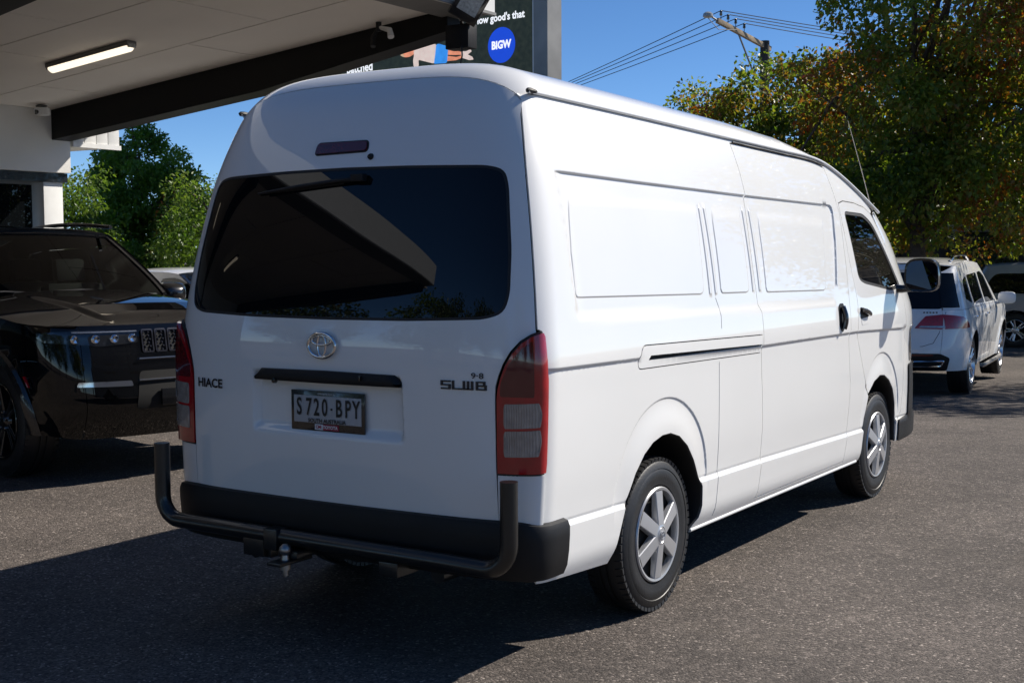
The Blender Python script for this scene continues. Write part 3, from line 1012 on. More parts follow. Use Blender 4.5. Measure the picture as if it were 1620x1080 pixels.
# handle garnish
def fg1(x, z):
    return fgate(np.array([x]), np.array([z]))[0]
b = MB()
n = 24
vs_ = []
for i in range(n + 1):
    x = -.362 + .735 * i / n
    u = abs((i / n) * 2 - 1)
    zt = 1.099 - .004 * u - (.030 * max(0, (u - .93) / .07) ** 2)
    zb_ = 1.047
    y0 = gate_y(np.array([x]), np.array([1.12]))[0] + .004
    for (dy, z) in ((.02, zt), (-.016, zt - .004), (-.026, zt - .016), (-.028, zb_ + .012), (-.022, zb_), (.03, zb_)):
        vs_.append((x, y0 + dy + .006 * u * u, z))
b.add(vs_, [(i * 6 + l, i * 6 + l + 1, (i + 1) * 6 + l + 1, (i + 1) * 6 + l) for i in range(n) for l in range(5)] + [tuple(range(6)), tuple(n * 6 + k for k in reversed(range(6)))])
b.build('hatch_handle', 'black_plastic', gate, 40)
b = MB()
b.box((.20, -.030, 1.076), (.008, .012, .02))
b.build('lock_button', 'gloss_black', gate, bevel=.002)
b = MB()
b.lathe([(-.022, .012), (-.034, .010), (-.036, .001)], 16, 'y', (-.245, .004, 1.047))
b.build('plate_lamp', 'gloss_black', gate)
# number plate
py = float(gate_y(np.array([0.]), np.array([.93]))[0]) - .012
plate = MB().bx(-.188, .188, py - .004, py + .004, .852, 1.012).build('number_plate', 'gloss_black', van, bevel=.006)
plate['label'] = 'number plate reading S720-BPY in a black dealer frame'
MB().bx(-.172, .172, py - .0055, py - .003, .884, .992).build('plate_face', 'plate_white', plate, bevel=.004)
tx = lambda ox, oz, sx=1.0: (lambda a, b_: (ox + a * sx, py - .0085, oz + b_))
for i, (ch, cx) in enumerate(zip('S720', (-.142, -.092, -.052, -.010))):
    text_on('plate_letter', ch, .096, tx(cx, .944, .64), 'ink', plate, bold=.0018)
for ch, cx in zip('BPY', (.062, .108, .149)):
    text_on('plate_letter', ch, .096, tx(cx, .944, .64), 'ink', plate, bold=.0018)
MB().bx(.020, .028, py - .0085, py - .006, .938, .946).build('plate_letter', 'ink', plate)
text_on('plate_state_name', 'SOUTH AUSTRALIA', .021, tx(0, .893, 1.05), 'ink', plate, bold=.0006)
MB().bx(-.062, -.022, py - .0075, py - .003, .858, .880).build('dealer_badge', 'print_white', plate)
text_on('dealer_badge_letters', 'CMI', .017, lambda a, b_: (-.042 + a, py - .0085, .869 + b_), 'print_red', plate, bold=.0006)
MB().bx(-.020, .058, py - .0065, py - .003, .858, .880).build('dealer_name_strip', 'print_red', plate)
text_on('dealer_name', 'TOYOTA', .018, lambda a, b_: (.018 + a, py - .0085, .869 + b_), 'print_white', plate, bold=.0006)
text_on('dealer_web_address', 'cmitoyota.com.au', .0125, lambda a, b_: (a, py - .0085, 1.0015 + b_), 'print_white', plate)
# three-ellipse emblem
b = MB()
cy0 = float(gate_y(np.array([0.]), np.array([1.195]))[0])
def ell(rx, rz, cz, r, cx=0.0):
    b.tube([(cx + rx * math.cos(t), cy0 - .014 - .004 * math.cos(2 * t) * 0, 1.195 + cz + rz * math.sin(t)) for t in np.linspace(0, 2 * PI, 48, endpoint=False)], r, 8, closed=True)
ell(.068, .047, 0, .0075)
ell(.021, .043, 0, .0058)
ell(.049, .0185, .020, .0058)
b.build('maker_emblem', 'chrome', gate, 60)
# badges
def on_gate(ox, oz, sx=1.0, d=.004):
    def f(a, b_):
        x, z = ox + a * sx, oz + b_
        return (x, float(gate_y(np.array([x]), np.array([z]))[0]) - d, z)
    return f
text_on('model_badge', 'HIACE', .052, on_gate(-.650, 1.012, 1.12), 'badge', gate, bold=.0014)
text_on('load_badge', '9·8', .030, on_gate(.702, 1.103, 1.35), 'badge', gate, bold=.0004)
STK = {'S': [(0, 1, 1, 1), (0, .5, 0, 1), (0, .5, 1, .5), (1, 0, 1, .5), (0, 0, 1, 0)], 'L': [(0, 0, 0, 1), (0, 0, 1, 0)],
       'W': [(0, 0, 0, 1), (.5, 0, .5, 1), (1, 0, 1, 1), (0, 0, 1, 0)], 'B': [(0, 0, 0, 1), (0, 0, 1, 0), (0, .5, 1, .5), (0, 1, .85, 1), (1, 0, 1, .5), (.85, .5, .85, 1)]}
b = MB()
for ch, x0 in zip('SLWB', (.555, .603, .648, .700)):
    for (a0, b0, a1, b1) in STK[ch]:
        wv, hv = .033, .027
        xx0, xx1 = x0 + min(a0, a1) * wv - .0045, x0 + max(a0, a1) * wv + .0045
        zz0, zz1 = 1.054 + min(b0, b1) * hv - .0028, 1.054 + max(b0, b1) * hv + .0028
        yy = float(gate_y(np.array([(xx0 + xx1) / 2]), np.array([1.066]))[0])
        b.bx(xx0, xx1, yy - .005, yy + .006, zz0, zz1)
b.build('model_badge', 'badge', gate)

# ---- tail lamps and corner pieces
LT = [(.012, .748), (.012, 1.02)] + [(t + .012, z - .003) for t, z in lamp_left[1:]] + [(.88, 1.262), (.95, 1.248), (.955, 1.12), (.985, 1.095), (.985, .785), (.95, .752)]
def bulge(tt, zz, s=1):
    P = corner(tt, zz)
    P[..., 0] += .008 * np.sin(np.clip(tt, 0, 1) * PI)
    P[..., 1] -= .008 * np.sin(np.clip(tt, 0, 1) * PI)
    P[..., 0] *= s
    return P
for s_ in (1, -1):
    fmL = (lambda q: (lambda a, c_: bulge(np.asarray(a, float), np.asarray(c_, float), q)))(s_)
    fmC = (lambda q: (lambda a, c_: corner(np.asarray(a, float), np.asarray(c_, float)) * np.array([q, 1, 1])))(s_)
    o_ = (s_ * .7, -.7, 0)
    wins = [rnd([(.10, .918), (.10, 1.000), (.66, 1.006), (.74, .97), (.70, .926)], .02), rnd([(.10, .814), (.10, .900), (.70, .908), (.74, .87), (.68, .820)], .02)]
    lamp = panel('tail_lamp', LT, fmL, 'red_lens', van, holes=wins, step=.03, off=.004, lip=.02, out=o_)
    panel('lamp_gasket', offs(LT, .008), fmC, 'rubber', van, step=.06, off=-.004, lip=.01, out=o_)
    for wv in wins:
        panel('reversing_lens', offs(wv, -.004), fmL, 'clear_lens', lamp, step=.03, off=.0045, lip=.01, out=o_)
        ring('lens_frame', offs(wv, .004), .018, fmL, 'clear_lens', lamp, .0065, o_)
    panel('dark_lens', rnd([(.05, 1.03), (.06, 1.08), (.16, 1.15), (.34, 1.205), (.55, 1.235), (.56, 1.03)], .02), fmL, 'red_dark', lamp, step=.03, off=.0055, lip=.004, out=o_)
    panel('corner_panel', [(.012, .40), (.012, .740), (.93, .742), (.97, .70), (.97, .40)], fmC, 'white', van, step=.03, out=o_)

# ---- roof and gutters
rl = []
for x in np.linspace(.722, -.722, 41):
    yt = float(gate_y(np.array([x]), ztop(np.array([x])))[0]) + .004
    rl.append((x, yt))
for y in np.linspace(.5, 4.30, 30):
    rl.append((-float(XS(ZG(y))) - .0025, y))
for x in np.linspace(-.80, .80, 12):
    rl.append((x, 4.36 + .16 * (1 - (x / .85) ** 2)))
for y in np.linspace(4.30, .5, 30):
    rl.append((float(XS(ZG(y))) + .0025, y))
rfe = [np.stack(np.meshgrid(np.linspace(-.74, .74, 60), np.linspace(.2, .6, 26)), -1).reshape(-1, 2)]
for s_ in (1, -1):
    rfe.append(np.stack(np.meshgrid(s_ * np.linspace(.58, .752, 18), np.linspace(.4, 4.3, 90)), -1).reshape(-1, 2))
panel('roof', rl, froof, 'white', van, feats=rfe, step=.08, out=(0, 0, 1))
for s_ in (1, -1):
    b = MB()
    yy = np.linspace(.325, 4.36, 70)
    b.tube([(s_ * (float(XS(ZG(y))) + .006), y, float(ZG(y)) + .006) for y in yy], .009, 10)
    b.build('roof_gutter', 'white', van, 60)
    b = MB()
    b.tube([(s_ * (float(XS(ZG(y))) + .006), y, float(ZG(y)) + .008) for y in (.318, .326, .35, .38)], [.005, .010, .012, .010], 8)
    b.build('gutter_end_cap', 'black_plastic', van, 40)
    b = MB()
    yy = np.linspace(2.22, 3.52, 24)
    b.tube([(s_ * (float(XS(ZG(y))) + .012), y, float(ZG(y)) - .014) for y in yy], .005, 6)
    b.build('door_top_seal', 'rubber', van, 60)

# ---- front end (nose, windscreen, headlamps, bumper)
def edge_pt(z):
    y = float(YA(z)) - .2 + float(EXT(z))
    return float(side_x(np.array([y]), np.array([z]))[0]), y
def fnose(x, z):
    x, z = np.broadcast_arrays(np.asarray(x, float), np.asarray(z, float))
    e_y = YA(z) - .2 + EXT(z)
    e_x = side_x(e_y, z)
    u = np.clip(np.abs(x) / (e_x + .0005), 0, .9999)
    return np.stack([x, e_y + .16 * (1 - u ** 2.6) ** .6, z], -1)
nl = [(edge_pt(z)[0] - .002, z) for z in np.linspace(.33, 1.24, 12)] + [(-edge_pt(z)[0] + .002, z) for z in np.linspace(1.24, .33, 12)]
panel('nose_panel', nl, fnose, 'white', van, step=.07, out=(0, 1, 0))
wsl = [(edge_pt(z)[0] - .004, z) for z in np.linspace(1.25, 1.80, 12)]
wsl = wsl + [(x, 1.80 + .035 * (1 - (x / .8) ** 2)) for x in np.linspace(.6, -.6, 7)] + [(-x, z) for x, z in reversed(wsl)]
panel('windscreen', wsl, fnose, 'glass', van, step=.08, out=(0, 1, 0))
for s_ in (1, -1):
    fmS = fside if s_ > 0 else fsideL
    hlp = [(4.86, .82), (4.84, .94), (4.90, 1.06), (5.02, 1.07), (5.10, .85)]
    panel('headlamp', rnd(hlp, .03), fmS, 'clear_lens', van, step=.04, off=.004, out=(s_, 0, 0))
    bl = [(4.60, .318), (4.585, .455), (4.83, .468), (4.815, .805), (5.12, .805), (5.24, .335)]
    panel('front_bumper_end', rnd(bl, .02), fmS, 'black_plastic', van, step=.05, off=.010, lip=.02, out=(s_, 0, 0))
panel('front_bumper', [(-.80, .32), (-.80, .80), (.80, .80), (.80, .32)], fnose, 'black_plastic', van, step=.08, off=.012, lip=.02, out=(0, 1, 0))
# wing mirrors
for s_ in (1, -1):
    mh = MB()
    nn = 20
    vs_ = []
    for k, (dy, sc) in enumerate(((.0, .86), (-.004, .97), (.02, 1.0), (.06, .97), (.10, .82), (.125, .5))):
        for i in range(nn):
            a = 2 * PI * i / nn
            ca, sa = math.cos(a), math.sin(a)
            ex = .103 * math.copysign(abs(ca) ** .55, ca) * sc
            ez = .108 * math.copysign(abs(sa) ** .55, sa) * sc
            vs_.append((s_ * (1.085 + ex * (1 - .06 * sa)), 4.50 + dy + .03 * ca, 1.398 + ez))
    fs_ = [(k * nn + i, k * nn + (i + 1) % nn, (k + 1) * nn + (i + 1) % nn, (k + 1) * nn + i) for k in range(5) for i in range(nn)] + [tuple(range(5 * nn, 6 * nn))]
    mh.add(vs_, fs_)
    mh.tube([(s_ * .90, 4.54, 1.312), (s_ * .95, 4.55, 1.308), (s_ * 1.0, 4.55, 1.315), (s_ * 1.06, 4.55, 1.33)], [.030, .026, .024, .03], 10)
    mo = mh.build('wing_mirror', 'gloss_black', van, 50)
    g_ = MB()
    g_.add([(s_ * (1.085 + .096 * math.copysign(abs(math.cos(a)) ** .5, math.cos(a))), 4.502 + .028 * math.cos(a), 1.398 + .10 * math.copysign(abs(math.sin(a)) ** .5, math.sin(a))) for a in np.linspace(0, 2 * PI, 28, endpoint=False)], [tuple(range(28))])
    MT.setdefault('mirror', mat('mirror_glass', (0.025, 0.03, 0.045), 0.01, metal=1.0, rvar=0.0))
    g_.build('mirror_glass', 'mirror', mo, 0)
# aerial on the pillar
b = MB()
b.tube([(.80, 4.40, 1.79), (.765, 4.30, 2.03), (.72, 4.13, 2.36)], [.0035, .003, .0018], 6)
b.build('aerial', 'steel', van)
# cab interior
b = MB().bx(-.72, .72, 3.50, 3.54, .45, 1.95)
b.build('bulkhead', 'liner', van)
MB().bx(-.8, .8, 3.55, 4.85, .55, .80).build('cab_floor', 'liner', van)
for xc in (.42, -.42):
    b = MB()
    b.box((xc, 3.95, .92), (.48, .48, .16))
    b.box((xc, 3.72, 1.22), (.46, .14, .58), Matrix.Rotation(-.18, 3, 'X'))
    b.box((xc, 3.66, 1.60), (.26, .09, .17), Matrix.Rotation(-.15, 3, 'X'))
    b.build('cab_seat', 'seat', van, bevel=.03)
MB().box((0, 4.72, 1.10), (1.5, .35, .30)).build('dashboard', 'black_plastic', van, bevel=.05)
b = MB()
mrot = Matrix.Rotation(-.75, 3, 'X')
b.tube([tuple(mrot @ Vector((.19 * math.cos(t), 0, .19 * math.sin(t))) + Vector((.42, 4.36, 1.22))) for t in np.linspace(0, 2 * PI, 28, endpoint=False)], .014, 8, closed=True)
b.box((.42, 4.38, 1.21), (.34, .03, .05), mrot)
b.build('steering_wheel', 'black_plastic', van)

# ---- rear bumper
def bpath(n=48):
    out = []
    for i in range(n + 1):
        th = PI * i / n
        c_, s_ = math.cos(th), math.sin(th)
        e = 2 / 5.0
        x = .950 * math.copysign(abs(c_) ** e, c_)
        y = .262 - .262 * abs(s_) ** e + .012 * (x / .95) ** 2
        out.append((x, y))
    return out
BP = bpath()
b = MB()
prof = [(-.085, .562), (-.030, .574), (-.008, .566), (.0, .545), (.0, .50), (-.004, .44), (-.012, .385), (-.028, .350), (-.08, .335)]
vs_ = []
for i, (x, y) in enumerate(BP):
    a = np.array(BP[max(i - 1, 0)]); c = np.array(BP[min(i + 1, len(BP) - 1)])
    t = (c - a) / np.linalg.norm(c - a)
    nx_, ny_ = -t[1], t[0]
    if nx_ * x + ny_ * (y - .3) < 0:
        nx_, ny_ = -nx_, -ny_
    u = abs(x) / .95
    for (d, z) in prof:
        zz = z - .012 * S((u - .9) / .1) if z > .5 else z
        vs_.append((x + nx_ * d, y + ny_ * d, zz))
n = len(prof)
b.add(vs_, [(i * n + l, i * n + l + 1, (i + 1) * n + l + 1, (i + 1) * n + l) for i in range(len(BP) - 1) for l in range(n - 1)] + [tuple(range(n)), tuple((len(BP) - 1) * n + k for k in reversed(range(n)))])
b.build('rear_bumper', 'black_plastic', van, 45)
# tow bar rail with upturned ends
ry_ = -.048
pth = [(-.872, ry_, .752), (-.872, ry_, .70), (-.872, ry_, .60), (-.872, ry_, .53)]
for a in np.linspace(0, PI / 2, 8)[1:]:
    pth.append((-.872 + .10 * (1 - math.cos(a)), ry_, .53 - .10 * math.sin(a)))
for x in (-.6, -.3, 0, .3, .6):
    pth.append((x, ry_, .430 - .008 * (x + .8)))
for a in np.linspace(PI / 2, 0, 8)[:-1]:
    pth.append((.885 - .10 * (1 - math.cos(a)), ry_, .515 - .10 * math.sin(a)))
pth += [(.885, ry_, .515), (.885, ry_, .60), (.885, ry_, .70), (.885, ry_, .742)]
MT['rail_black'] = mat('powder_coated_black', (0.010, 0.010, 0.010), 0.30, coat=0.3, bump=0.05, bump_scale=300)
b = MB()
b.tube(pth, .033, 16)
b.build('tow_bar_rail', 'rail_black', van, 50)
b = MB()
for x in (-.30, .34):
    b.bx(x - .045, x + .045, -.05, .30, .33, .385)
b.bx(-.60, .60, .10, .18, .33, .40)
b.bx(-.17, -.07, -.10, .12, .355, .385)
b.box((-.33, ry_ + .005, .385), (.11, .06, .10))
b.box((-.225, ry_ - .005, .415), (.07, .07, .085))
b.add([(-.40, ry_, .40), (-.28, ry_, .40), (-.30, ry_, .335), (-.345, ry_, .318), (-.385, ry_, .338), (-.40, ry_ + .03, .40), (-.28, ry_ + .03, .40), (-.30, ry_ + .03, .335), (-.345, ry_ + .03, .318), (-.385, ry_ + .03, .338)],
      [(0, 1, 2, 3, 4), (9, 8, 7, 6, 5), (0, 5, 6, 1), (1, 6, 7, 2), (2, 7, 8, 3), (3, 8, 9, 4), (4, 9, 5, 0)])
b.build('tow_bar_bracket', 'rail_black', van, bevel=.004)
b = MB()
tb = (-.118, -.115, .0)
b.lathe([(.290, .001), (.290, .012), (.312, .012), (.314, .022), (.338, .022), (.340, .030), (.352, .030), (.354, .016), (.372, .014), (.378, .020), (.392, .025), (.405, .022), (.415, .010), (.417, .001)], 24, 'z', tb)
b.build('tow_ball', 'steel', van, 45)
b = MB().box((-.118, -.09, .346), (.07, .19, .014))
b.build('tow_tongue', 'rail_black', van, bevel=.003)
b = MB()
b.tube([(.42, .16, .30), (.42, .30, .30), (.40, .8, .32)], .032, 14)
b.build('exhaust_pipe', 'rail_black', van)
# underbody
b = MB()
b.bx(-.72, .72, .12, 4.7, .34, .48)
b.bx(-.66, .66, 1.5, 3.7, .26, .34)
b.build('underbody', 'liner', van, bevel=.02)
b = MB()
b.tube([(-.75, 1.14, .335), (.75, 1.14, .335)], .045, 14)
b.lathe([(-.16, .03), (-.12, .11), (0, .14), (.12, .11), (.16, .03)], 20, 'x', (0, 1.14, .335))
b.build('rear_axle', 'liner', van, 40)
for s_ in (1, -1):
    MB().bx(s_ * .60 - .03, s_ * .60 + .03, .40, 1.9, .29, .32).build('leaf_spring', 'liner', van)
# sill lip
for s_ in (1, -1):
    b = MB()
    q = np.linspace(1.475, 3.80, 30)
    b.tube([(s_ * (float(side_x(np.array([y]), np.array([.295]))[0]) - .004), y, .291) for y in q], .010, 8)
    b.build('sill_lip', 'white', van, 60)
for (x, y, tn) in ((.893, 1.14, 0), (.893, 4.255, 0.0), (-.893, 1.14, 0), (-.893, 4.255, 0.0)):
    wheel(van, x, y, .335, 1 if x > 0 else -1, turn=tn)

# ------------------------------------------------------------------ cars (same approach: sheets cut to outline on a body surface)
def car(name, cfg, loc, rz, label, cat, group=None):
    """local frame: x right, y forward (rear bumper at 0, nose at L), z up"""
    root = empty(name, loc, rz, label, cat, group)
    L, W = cfg['L'], cfg['W']
    n = cfg.get('n', 3.2)
    prof = hermite(*cfg['prof'])                # z -> width factor
    yF, yR = hermite(*cfg['front']), hermite(*cfg['rear'])   # z -> y of nose / tail on the centre line
    ymF, ymR = cfg['ymF'], cfg['ymR']
    belt = hermite(*cfg['belt'])                # y -> z of the shoulder
    us = .86
    pm = cfg['paint']
    def se(u):
        return np.maximum(1 - np.clip(np.abs(u), 0, .9999) ** n, 1e-6) ** (1 / n)
    def sx(y, z):
        x = W * prof(z)
        x = np.where(y > ymF, x * se((y - ymF) / (yF(z) - ymF)), x)
        x = np.where(y < ymR, x * se((ymR - y) / (ymR - yR(z))), x)
        for (zc, dz, am) in cfg.get('crease', ()):
            x = x + am * np.exp(-((z - zc(y)) / dz) ** 2)
        for (cy, cz, r1, am) in cfg.get('flare', ()):
            q = np.hypot(y - cy, z - cz)
            x = x + am * S((r1 - q) / .06) * S((z - .15) / .1)
        return x
    def mk(s):
        def f(y, z):
            y, z = np.broadcast_arrays(np.asarray(y, float), np.asarray(z, float))
            return np.stack([s * sx(y, z), y, z], -1)
        return f
    def ff(x, z):
        x, z = np.broadcast_arrays(np.asarray(x, float), np.asarray(z, float))
        return np.stack([x, ymF + (yF(z) - ymF) * se(x / (W * prof(z))), z], -1)
    def fr(x, z):
        x, z = np.broadcast_arrays(np.asarray(x, float), np.asarray(z, float))
        return np.stack([x, ymR - (ymR - yR(z)) * se(x / (W * prof(z))), z], -1)
    xc = lambda z: W * float(prof(z)) * float(se(us))
    yfe = lambda z: ymF + us * (float(yF(z)) - ymF)
    yre = lambda z: ymR - us * (ymR - float(yR(z)))
    sill = cfg['sill']
    wr, wy0, wy1 = cfg['wr'], cfg['axR'], cfg['axF']
    R_ = wr + cfg.get('archgap', .055)
    def arch(cy):
        a0 = math.asin((sill - wr) / R_)
        return [(cy - R_ * math.cos(a), wr + R_ * math.sin(a)) for a in np.linspace(a0, PI - a0, 22)]
    zroof = cfg['roof']
    zn = cfg['znose']            # top of the front fascia
    zfb, zrb = cfg['zfb'], cfg['zrb']      # bottoms of the front / rear fascia
    cowl, rf, rb = cfg['cowl'], cfg['rooff'], cfg['roofr']
    # lower side
    low = [(yre(zrb) + .002, zrb), (wy0 - R_ - .05, sill)] + arch(wy0) + arch(wy1) + [(wy1 + R_ + .05, sill), (yfe(zfb) - .002, zfb)]
    low += [(yfe(z) - .002, z) for z in np.linspace(zfb, zn, 24)[1:]]
    yy = np.linspace(yfe(zn), yre(float(belt(0.3))), 26)
    low += [(y, float(belt(y))) for y in yy]
    low += [(yre(z) + .002, z) for z in np.linspace(float(belt(0.3)), zrb, 16)[:-1]]
    P = {}
    for s in (1, -1):
        P['low%d' % s] = panel('body_side', low, mk(s), pm, root, step=.07, bstep=.03, out=(s, 0, 0), lip=.02)
    # cabin side
    roofedge = lambda y: zroof(y) - .055
    cab = [(cowl + .05, float(belt(cowl)) + .003)]
    cab = [(y, float(belt(y)) + .004) for y in np.linspace(yre(float(belt(.3))) + .01, cowl, 20)]
    cab += [(cowl + (rf - cowl) * t + .0, float(belt(cowl)) + (roofedge(rf) - float(belt(cowl))) * t ** cfg.get('pil', .9)) for t in np.linspace(.06, 1, 10)]
    cab += [(y, roofedge(y)) for y in np.linspace(rf - .05, rb, 16)]
    zz = np.linspace(roofedge(rb), float(belt(.3)), 8)
    cab += [(max(yre(z) + .002, 0), z) for z in zz[1:-1]]
    cabm = cfg.get('cabin_paint', pm)
    for s in (1, -1):
        pn = panel('cabin_side', cab, mk(s), cabm, root, holes=cfg['windows'], step=.08, bstep=.03, out=(s, 0, 0), lip=.015)
        for wl_ in cfg['windows']:
            panel('side_window', offs(wl_, -.004), mk(s), cfg['glass'], pn, step=.1, bstep=.05, off=-.006, lip=0, out=(s, 0, 0))
    # front and rear
    fl = [(xc(z), z) for z in np.linspace(zfb, zn, 24)] + [(-xc(z), z) for z in np.linspace(zn, zfb, 24)]
    panel('front_fascia', fl, ff, pm, root, step=.08, bstep=.04, out=(0, 1, 0))
    ztr = cfg['ztr']
    rl_ = [(xc(z), z) for z in np.linspace(zrb, ztr, 32)] + [(-xc(z), z) for z in np.linspace(ztr, zrb, 32)]
    rear = panel('tailgate', rl_, fr, pm, root, holes=[cfg['rwin']], step=.07, bstep=.03, out=(0, -1, 0))
    panel('rear_window', offs(cfg['rwin'], -.003), fr, 'tint', rear, step=.08, off=-.003, lip=0, out=(0, -1, 0))
    # bonnet
    def hz_(x, y):
        x, y = np.broadcast_arrays(np.asarray(x, float), np.asarray(y, float))
        e = sx(np.minimum(y, yfe(zn)), belt(np.minimum(y, yfe(zn))))
        e = np.where(y > yfe(zn), ff(np.zeros_like(y), np.full_like(y, zn))[..., 1] * 0 + e, e)
        u = np.clip(np.abs(x) / W, 0, 1)
        z = belt(y) + cfg['hoodcrown'](y) * (1 - u ** 3.0) + cfg.get('hoodbulge', 0) * S((.52 - np.abs(x)) / .07) * S((L - .15 - y) / .3)
        return np.stack([x, y, z], -1)
    hl_ = []
    for x in np.linspace(-xc(zn), xc(zn), 25):
        hl_.append((x, float(ff(np.array([x]), np.array([zn]))[0, 1]) - .003))
    for y in np.linspace(yfe(zn), cowl - .02, 14)[1:]:
        hl_.append((float(sx(np.array([y]), belt(np.array([y])))[0]) - .003, y))
    hl_ += [(x, cowl - .02 + .16 * (1 - (x / W) ** 2)) for x in np.linspace(W * .8, -W * .8, 9)]
    for y in np.linspace(cowl - .02, yfe(zn), 14)[:-1]:
        hl_.append((-float(sx(np.array([y]), belt(np.array([y])))[0]) + .003, y))
    panel('bonnet', hl_, hz_, pm, root, feats=[np.stack(np.meshgrid(q * np.linspace(.44, .53, 10), np.linspace(cowl, L, 90)), -1).reshape(-1, 2) for q in (1, -1)] if cfg.get('hoodbulge') else (), step=.05, bstep=.04, out=(0, 0, 1))
    # windscreen: ruled between cowl and roof front
    xb, xr_ = W * float(prof(float(belt(cowl)))) - .02, W * float(prof(roofedge(rf))) - .01
    def ws(s_, t):
        s_, t = np.broadcast_arrays(np.asarray(s_, float), np.asarray(t, float))
        zb0, zt0 = float(belt(cowl)) + .02, float(zroof(rf)) - .03
        x = s_ * (xb + (xr_ - xb) * t)
        y = cowl + (rf - cowl) * t + (.16 - .06 * t) * (1 - s_ ** 2)
        z = zb0 + (zt0 - zb0) * t ** cfg.get('pil', .9) - .03 * s_ ** 2 * t
        return np.stack([x, y, z], -1)
    m_ = cfg.get('pillar', .93)
    panel('windscreen', [(-m_, .02), (m_, .02), (m_ - .02, .94), (-m_ + .02, .94)], ws, cfg['glass'], root, step=.12, bstep=.06, out=(0, 1, .5), lip=0)
    panel('windscreen_frame', [(-1, -.02), (1, -.02), (1, 1), (-1, 1)], ws, 'gloss_black', root, holes=[[(-m_, .02), (m_, .02), (m_ - .02, .94), (-m_ + .02, .94)]], step=.2, bstep=.04, out=(0, 1, .5), off=.001)
    # roof
    def rz_(x, y):
        x, y = np.broadcast_arrays(np.asarray(x, float), np.asarray(y, float))
        xe = W * prof(np.array([roofedge(float(q)) for q in np.ravel(y)])).reshape(y.shape) if False else xr_ + .01
        u = np.clip(np.abs(x) / (xe + .002), 0, 1)
        return np.stack([x, y, zroof(y) - .058 * u ** 3.5], -1)
    rr_ = [(x, rf + .10 * (1 - (x / xr_) ** 2)) for x in np.linspace(-xr_, xr_, 13)]
    ye_ = np.linspace(rf - .06, yre(ztr) + .01, 18)
    edge_ = [(float(sx(np.array([y]), np.array([roofedge(y)]))[0]) - .002, y) for y in ye_]
    rr_ += edge_
    rr_ += [(x, float(fr(np.array([x]), np.array([ztr]))[0, 1]) + .003) for x in np.linspace(xc(ztr), -xc(ztr), 13)]
    rr_ += [(-x, y) for x, y in reversed(edge_)]
    panel('roof', rr_, rz_, cfg.get('roof_paint', pm), root, step=.09, bstep=.05, out=(0, 0, 1))
    # wells, floor, wheels
    for cy in (wy0, wy1):
        for s in (1, -1):
            b = MB()
            A = np.array(arch(cy))
            X = sx(A[:, 0], A[:, 1])
            vs_ = []
            for i in range(len(A)):
                for dx in (-.004, -.35):
                    vs_.append((s * (X[i] + dx), A[i, 0], A[i, 1]))
            b.add(vs_, [(i * 2, i * 2 + 1, i * 2 + 3, i * 2 + 2) for i in range(len(A) - 1)])
            b.build('wheel_well', 'liner', root, 40)
            wheel(root, s * (W * cfg.get('track', .965)), cy, wr, s, r=wr, width=cfg.get('ww', .235), rim=cfg['rim'], style=cfg['wheel'])
    b = MB()
    b.bx(-W * .72, W * .72, .3, L - .35, sill, sill + .25)
    b.bx(-W * .86, W * .86, wy0 + R_, wy1 - R_, sill - .02, sill + .28)
    b.build('floor_pan', 'liner', root, bevel=.02)
    if cfg.get('interior', True):
        b = MB()
        b.bx(-W * .84, W * .84, .5, cowl - .1, sill + .30, float(belt(2)) - .06)
        b.build('cabin_tub', 'liner', root, bevel=.03)
        for xs_, y_ in ((.38, wy1 - 1.55), (-.38, wy1 - 1.55), (.38, wy1 - 2.4), (-.38, wy1 - 2.4)):
            b = MB()
            b.box((xs_, y_, 1.0), (.5, .18, .62), Matrix.Rotation(.2, 3, 'X'))
            b.box((xs_, y_ - .1, 1.42), (.27, .10, .2), Matrix.Rotation(.15, 3, 'X'))
            b.build('cabin_seat', 'liner', root, bevel=.04)
    return root, dict(side=mk, front=ff, rear=fr, hood=hz_, belt=belt, ws=ws, xc=xc, yfe=yfe, yre=yre, sx=sx, arch=arch, roofz=rz_, xr=xr_)

def car_mirror(root, x, y, z, s, m, sc=1.0):
    b = MB()
    vs_ = []
    nn = 16
    for k, (dy, q) in enumerate(((0, .9), (.01, 1.0), (.07, .95), (.13, .6), (.15, .2))):
        for i in range(nn):
            a = 2 * PI * i / nn
            ca, sa = math.cos(a), math.sin(a)
            vs_.append((s * (x + .13 * sc) + .12 * sc * q * math.copysign(abs(ca) ** .6, ca), y + dy * sc, z + .085 * sc * q * math.copysign(abs(sa) ** .6, sa)))
    b.add(vs_, [(k * nn + i, k * nn + (i + 1) % nn, (k + 1) * nn + (i + 1) % nn, (k + 1) * nn + i) for k in range(4) for i in range(nn)] + [tuple(range(nn)), tuple(range(4 * nn, 5 * nn))])
    b.tube([(s * (x - .06), y + .06, z - .08), (s * (x + .06), y + .05, z - .05)], .03 * sc, 8)
    return b.build('door_mirror', m, root, 50)

